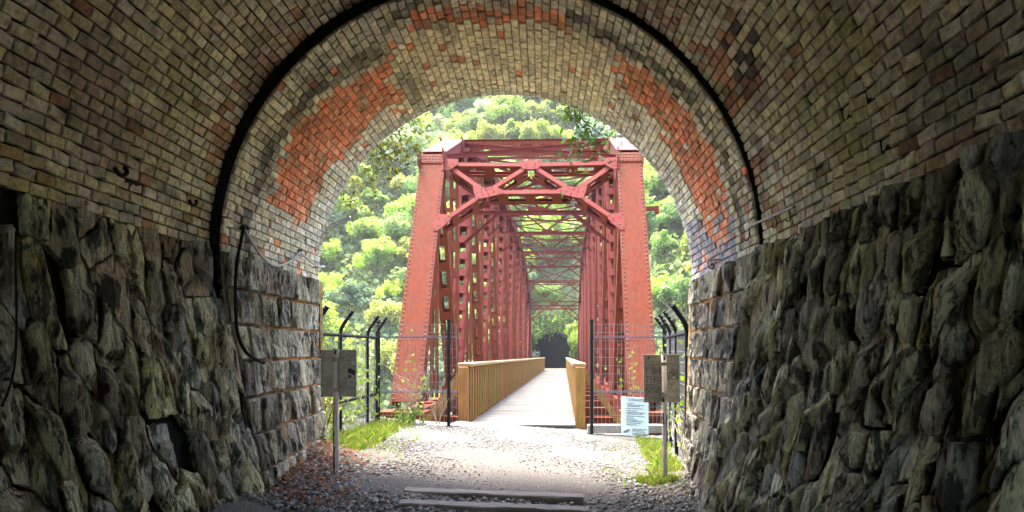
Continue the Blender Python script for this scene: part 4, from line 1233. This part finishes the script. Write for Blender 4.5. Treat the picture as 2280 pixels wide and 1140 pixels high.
shrub((4.6, 15.4, -2.2), 4.4, 2.6, 1700, .15, MID, 'leafy shrub on the bank right of the right end post', 55)
shrub((-2.55, 13.05, .02), .45, .55, 260, .07, MID, 'low green weed growing at the kerb of the left fence panel', 56, 4, 'weed')
shrub((-3.02, 9.55, .1), .8, .5, 420, .06, [(.22, .22, .05), (.17, .20, .04), (.28, .20, .06)], 'yellowing weed at the foot of the left tunnel jamb', 57, 4, 'weed')
def vine(x0, y0, x1, y1, n, label, seed, z0=0, z1=1.9):
    r = rng_(seed); rn = random.Random(seed); root = empty('climbing_vine', (x0, y0, 0), label, 'vine'); Ps = []
    mb = MB()
    for k in range(n):
        t = rn.random(); x, y = x0 + (x1 - x0) * t, y0 + (y1 - y0) * t; z = z0; pts = [Vector((x, y, z))]
        top = z1 * rn.uniform(.4, 1)
        while z < top:
            t = min(1, max(0, t + rn.uniform(-.06, .06))); z += .16; pts.append(Vector((x0 + (x1 - x0) * t + rn.uniform(-.03, .03), y0 + (y1 - y0) * t + rn.uniform(-.02, .02), z)))
            for _ in range(rn.choice((0, 1, 2, 3))): Ps.append(pts[-1] + Vector((rn.uniform(-.06, .06), rn.uniform(-.06, .06), rn.uniform(-.05, .05))))
        mb.tube(pts, .006, 5, .003)
    o = mb.build('stems', M['twig'], root); o['kind'] = 'stuff'
    P = np.array([tuple(p) for p in Ps]); V, Q = leaf_quads(P, r.normal(size=P.shape) + (0, -.8, .4), r.uniform(.05, .10, len(P)), r, aspect=.8)
    C = np.array(LIME)[r.integers(0, 3, len(P))] * r.uniform(.8, 1.2, (len(P), 1))
    o = bpy.data.objects.new('leaves', np_mesh('leaves', V - np.array(root.location), Q, M['leaf_attr'], C)); link(o, root)
vine(-3.2, 9.8, -3.1, 13.2, 26, 'leafy vine climbing the left side fence behind the stickered sign', 61)
vine(2.02, 9.7, 2.36, 13.2, 16, 'leafy vine climbing the right side fence behind the scratched sign', 62)
vine(-3.05, 13.24, -2.2, 13.24, 6, 'sparse vine on the mesh in front of the left end post', 63)
vine(1.45, 13.24, 2.3, 13.24, 4, 'sparse vine on the mesh in front of the right end post', 64)
def twigs(loc, h, spread, n, label, seed):
    rn = random.Random(seed); root = empty('bare_twigs', loc, label, 'dead plant')
    for k in range(n):
        a = rn.uniform(-1, 1); base = Vector(loc); tip = base + Vector((a * spread, rn.uniform(-.1, .1), h * rn.uniform(.6, 1)))
        mid = base.lerp(tip, .5) + Vector((rn.uniform(-.05, .05), 0, .06)); mb = MB(); mb.tube(smooth_path([base, mid, tip], 4), .007, 5, .003)
        for t in (.45, .65, .8):
            p = base.lerp(tip, t) + Vector((0, 0, .03)); mb.tube([p, p + Vector((rn.uniform(-.25, .25), rn.uniform(-.05, .05), rn.uniform(.08, .3))) * h], .004, 4, .002)
        mb.build('twig', M['twig'], root)
twigs((-2.5, 13.15, .05), 1.35, .45, 7, 'bare pale twigs growing up before the left end post', 71)
twigs((-1.95, 13.15, .05), .75, .3, 4, 'short bare twigs by the inner post of the left fence', 72)
twigs((2.75, 12.6, .2), 2.3, .7, 8, 'bare whitish branches behind the right side fence', 73)

# overhanging branches from trees on the spur
def hanging(name, root_loc, paths, n_leaf, size, cols, label, seed, cat):
    r = rng_(seed); rn = random.Random(seed); root = empty(name, root_loc, label, cat); Ps = []
    for P in paths:
        pts = smooth_path([Vector(p) for p in P], 6); mb = MB(); mb.tube(pts, .014, 6, .004); mb.build('branch', M['bark'], root)
        for k in range(n_leaf):
            t = rn.random() ** .7; p = pts[min(len(pts) - 1, int(t * len(pts)))]
            g_ = .05 + .16 * t
            Ps.append((p.x + rn.gauss(0, g_), p.y + rn.gauss(0, g_), p.z + rn.gauss(-.06, g_)))
    P = np.array(Ps); N = r.normal(size=P.shape) * .8 + (0, -.5, .5)
    V, Q = leaf_quads(P, N, size * r.uniform(.6, 1.3, len(P)), r, aspect=.42)
    C = np.array(cols)[r.integers(0, len(cols), len(P))] * r.uniform(.7, 1.2, (len(P), 1))
    o = bpy.data.objects.new('leaves', np_mesh('leaves', V - np.array(root_loc), Q, M['leaf_attr'], C)); link(o, root); return root
def at(px, py, Y): return ((px - VX) / F * Y, Y, CAMH - (py - VY) / F * Y)
OL = [(.055, .058, .013), (.08, .075, .016), (.04, .046, .011), (.10, .085, .02)]
hanging('overhanging_branch', (-4.4, 10.2, 6.6), [[(-4.4, 10.2, 6.6), at(820, 190, 10.8), at(905, 250, 11), at(925, 290, 11.1)], [(-4.4, 10.2, 6.6), at(790, 200, 11), at(870, 300, 11.2), at(885, 360, 11.2)],
        [(-4.4, 10.2, 6.6), at(760, 240, 11), at(825, 340, 11.3), at(830, 405, 11.3)], [(-4.4, 10.2, 6.6), at(720, 300, 11), at(770, 400, 11.2), at(808, 440, 11.2)], [(-4.4, 10.2, 6.6), at(780, 240, 11), at(845, 320, 11.2), at(850, 350, 11.2)], [(-4.4, 10.2, 6.6), at(770, 180, 11), at(870, 290, 11.2), at(905, 340, 11.2)]],
        230, .10, OL, 'olive-leaved branch hanging down outside the upper left of the tunnel mouth', 81, 'branch')
DG = [(.028, .055, .01), (.04, .07, .012), (.02, .04, .008)]
hanging('hanging_vine', at(1300, 120, 10.2), [[at(1300, 150, 10.2), at(1265, 235, 10.2), at(1285, 265, 10.2), at(1280, 300, 10.2)], [at(1300, 150, 10.2), at(1290, 250, 10.2), at(1325, 290, 10.2), at(1345, 300, 10.2)], [at(1300, 150, 10.2), at(1280, 250, 10.2), at(1310, 300, 10.2), at(1290, 335, 10.2)]],
        85, .115, DG, 'dark green vine hanging down at the upper right of the tunnel mouth', 82, 'vine')
hanging('hanging_vine', at(990, 150, 10.2), [[at(990, 150, 10.2), at(996, 220, 10.2), at(994, 245, 10.2)]], 14, .07, DG, 'small dark leaf sprig hanging at the upper left of the tunnel mouth', 83, 'vine')
hanging('hanging_vine', at(1160, 120, 10.4), [[at(1160, 130, 10.4), at(1150, 200, 10.4), at(1145, 225, 10.4)], [at(1200, 130, 10.4), at(1215, 205, 10.4), at(1235, 222, 10.4)]], 16, .06, OL, 'short thin sprigs peeping under the crown of the tunnel mouth', 84, 'vine')

# ------------------------------------------------------------------ trees on the far hillside
def crown_mesh(seed, rx, rz, clumps, per, size):
    r = rng_(seed); cs, rad = [], []
    for k in range(clumps):
        d = r.normal(size=3); d /= np.linalg.norm(d); d[2] = abs(d[2]) * 1.0 - .3
        q = .25 + .8 * r.random(); cs.append((d[0] * rx * q, d[1] * rx * q, d[2] * rz * q)); rad.append(rx * r.uniform(.14, .36))
    Vs, Qs, Cs = [], [], []; k0 = 0
    for c, rr in zip(cs, rad):
        tint = r.uniform(.75, 1.22)
        V, Q, C = blob_leaves([c], per, [rr], size, r, [(1, 1, 1)], up=.35, aspect=.7)
        Vs.append(V); Qs.append(Q + k0); k0 += len(V); Cs.append(C * tint)
    return np_mesh('crown', np.concatenate(Vs), np.concatenate(Qs), M['leaf'], np.concatenate(Cs))
protos = []
for k in range(7):
    rx = (3.4, 3.9, 3.0, 4.3, 3.6, 2.8, 4.0)[k]; rz = (3.2, 2.8, 3.8, 3.0, 3.6, 3.4, 3.0)[k]
    cm = crown_mesh(100 + k, rx, rz, 34, 170, .40)
    mb = MB(); h = 5.0; rn = random.Random(k); mb.tube([(0, 0, -3.5), (.1, 0, -1), (.15, .1, h * .5), (rn.uniform(-.4, .4), rn.uniform(-.4, .4), h)], .24, 7, .07)
    for j in range(5):
        a = rn.uniform(0, 6.28); z = h * rn.uniform(.45, .9); mb.tube([(.12, .05, z), (rx * .45 * math.cos(a), rx * .45 * math.sin(a), z + .9), (rx * .75 * math.cos(a), rx * .75 * math.sin(a), z + 1.5)], .09, 5, .03)
    protos.append((cm, mb.data('trunk', M['bark']), h))
TC = dict(lime=((.25, .33, .055), 'lime-green'), yellow=((.33, .33, .075), 'yellowish'), mid=((.17, .25, .065), 'mid-green'), blue=((.15, .22, .14), 'bluish-green'), dark=((.08, .13, .06), 'dark green'), pale=((.25, .29, .17), 'grey-green'))
def ray_visible(x, y, z):
    px, py = pix((x, y, z)); return 640 < px < 1610 and 150 < py < 1000
rt = random.Random(99); spots = []
cand = 0
while cand < 12000 and len(spots) < 290:
    cand += 1
    y = rt.uniform(46, 150); x = (rt.uniform(620, 1630) - VX) / F * y; z = float(terrain(x, y))
    if z < -8.2 or (z < -.7 and abs(x - bx(y)) < 4 and y > 60) or (abs(x - bx(y)) < 4.2 and y < 86) or (abs(x - bx(y)) < 5.6 and y < 80.5) or not ray_visible(x, y, z + 4): continue
    dmin = 3.0 + .016 * (y - 46)
    if any((x - a) ** 2 + (y - b) ** 2 < dmin * dmin for a, b, _ in spots): continue
    spots.append((x, y, z))
for i, (x, y, z) in enumerate(sorted(spots, key=lambda p: p[1])):
    pxx, pyy = pix((x, y, z + 5))
    key = rt.choices(list(TC), weights=(5, 3, 4, 2, 1.8, 1.6) if pxx < 960 else ((7, 4, 4, 1, 2, 1) if pyy > 330 else (5, 5, 3, 1.2, 1.5, 2)))[0]
    cl, word = TC[key]; cm, tm, h = protos[rt.randrange(7)]
    where = next(wd for lim, wd in ((745, 'against the left tunnel jamb'), (830, 'well left of the bridge'), (925, 'just left of the left end post'), (1010, 'behind the left end post'), (1190, 'behind the left truss'), (1300, 'seen through the bridge'), (1385, 'behind the right truss'), (1450, 'behind the right end post'), (9999, 'right of the bridge')) if pxx < lim)
    lev = next(wd for lim, wd in ((230, 'close under the crown'), (300, 'above the bridge top'), (370, 'level with the top chords'), (450, 'level with the portal'), (540, 'halfway up the far slope'), (640, 'low on the slope'), (9999, 'at the foot of the slope')) if pyy < lim)
    root = empty('broadleaf_tree', (x, y, z), '%s tree %s, %s' % (word, lev, where), 'tree', 'trees on the wooded hillside')
    s = rt.uniform(.62, 1.12) * (.72 if y < 80 else 1.0); root.scale = (s, s, s * rt.uniform(.85, 1.15)); root.rotation_euler = (0, 0, rt.uniform(0, 6.28))
    t = link(bpy.data.objects.new('trunk', tm), root); c = link(bpy.data.objects.new('crown', cm), root); c.location = (0, 0, h)
    v = rt.uniform(.8, 1.2); c.color = (cl[0] * v * rt.uniform(.9, 1.1), cl[1] * v, cl[2] * v * rt.uniform(.8, 1.2), 1)
# trees close round the far tunnel mouth
for x, y, z, s, key, lab in ((cxf - 4.3, 77.0, -1.0, .6, 'mid', 'mid-green tree overhanging the dark tunnel mouth from its left'), (cxf + 3.5, 75.0, -1.2, .62, 'lime', 'bright green bushy tree hiding the right side of the dark tunnel mouth'), (cxf - 5.2, 75.6, .0, .6, 'blue', 'bluish tree standing behind the small pale fence on the far bank'), (cxf - .4, 80.2, 4.6, .6, 'mid', 'green tree standing on the slope right above the dark tunnel mouth')):
    cl, word = TC[key]; cm, tm, h = protos[2]
    root = empty('broadleaf_tree', (x, y, z), lab, 'tree', 'trees on the wooded hillside'); root.scale = (s, s, s)
    link(bpy.data.objects.new('trunk', tm), root); c = link(bpy.data.objects.new('crown', cm), root); c.location = (0, 0, h); c.color = (*cl, 1)
shrub((cxf - 3.0, 76.9, -.9), 5.2, 2.9, 1500, .40, MID, 'dark green bush leaning over the left jamb of the dark tunnel mouth', 57)
shrub((cxf + 2.9, 76.6, -.9), 4.8, 2.9, 1600, .40, LIME, 'bright bush crowding the right jamb of the dark tunnel mouth', 58)
hanging('hanging_vine', (cxf, 78.2, 5.6), [[(cxf + q, 78.0, 6.0), (cxf + q * .95, 77.5, 5.0), (cxf + q * .8, 77.4, 3.7 - .25 * abs(q) + .3 * (k_ % 2))] for k_, q in enumerate((-2.6, -1.9, -1.2, -.5, .2, .9, 1.6, 2.4))], 95, .42, MID + LIME, 'curtain of leaves hanging over the crown of the dark tunnel mouth', 86, 'vine')
# undergrowth between the trees
r = rng_(31); n = 60000
y = 44 + 105 * r.random(n) ** 1.2; x = (r.uniform(560, 1700, n) - VX) / F * y; z = terrain(x, y)
k = (z > -8.6) & ~((np.abs(x - bx(y)) < 4.0) & (y < 88)); x, y, z = x[k], y[k], z[k]; n = len(x)
P = np.stack([x, y, z + r.uniform(.1, 2.6, n)], -1); V, Q = leaf_quads(P, r.normal(size=(n, 3)) + (0, -.6, .8), r.uniform(.5, 1.0, n), r, aspect=.7)
C = np.array([(.18, .24, .08), (.24, .28, .10), (.14, .20, .08)])[r.integers(0, 3, n)] * r.uniform(.7, 1.2, (n, 1))
o = link(bpy.data.objects.new('undergrowth', np_mesh('undergrowth', V, Q, M['leaf_attr'], C))); tag(o, kind='stuff')
# scrub on the near bank below the bridge
r = rng_(33); n = 9000
x = r.uniform(-16, 14, n); y = r.uniform(13.8, 26, n); z = terrain(x, y); k = z < -1.6; x, y, z = x[k], y[k], z[k]; n = len(x); P = np.stack([x, y, z + r.uniform(.05, .8, n)], -1)
V, Q = leaf_quads(P, r.normal(size=(n, 3)) + (0, -.5, 1), r.uniform(.15, .4, n), r, aspect=.7)
C = np.array([(.10, .15, .045), (.15, .19, .06), (.07, .11, .035)])[r.integers(0, 3, n)] * r.uniform(.7, 1.2, (n, 1))
o = link(bpy.data.objects.new('bank_scrub', np_mesh('bank_scrub', V, Q, M['leaf_attr'], C))); tag(o, kind='stuff')

# ------------------------------------------------------------------ air
hm = bpy.data.materials.new('haze_air'); hm.use_nodes = True; t_ = hm.node_tree; t_.nodes.remove(t_.nodes['Principled BSDF'])
pv = t_.nodes.new('ShaderNodeVolumePrincipled'); pv.inputs['Color'].default_value = (.93, .96, 1, 1); pv.inputs['Density'].default_value = .00028; pv.inputs['Anisotropy'].default_value = .2
t_.links.new(pv.outputs[0], t_.nodes['Material Output'].inputs['Volume'])
mb = MB(); mb.box((5, 124, 40), (340, 272, 104)); o = mb.build('haze', hm); tag(o, kind='stuff')
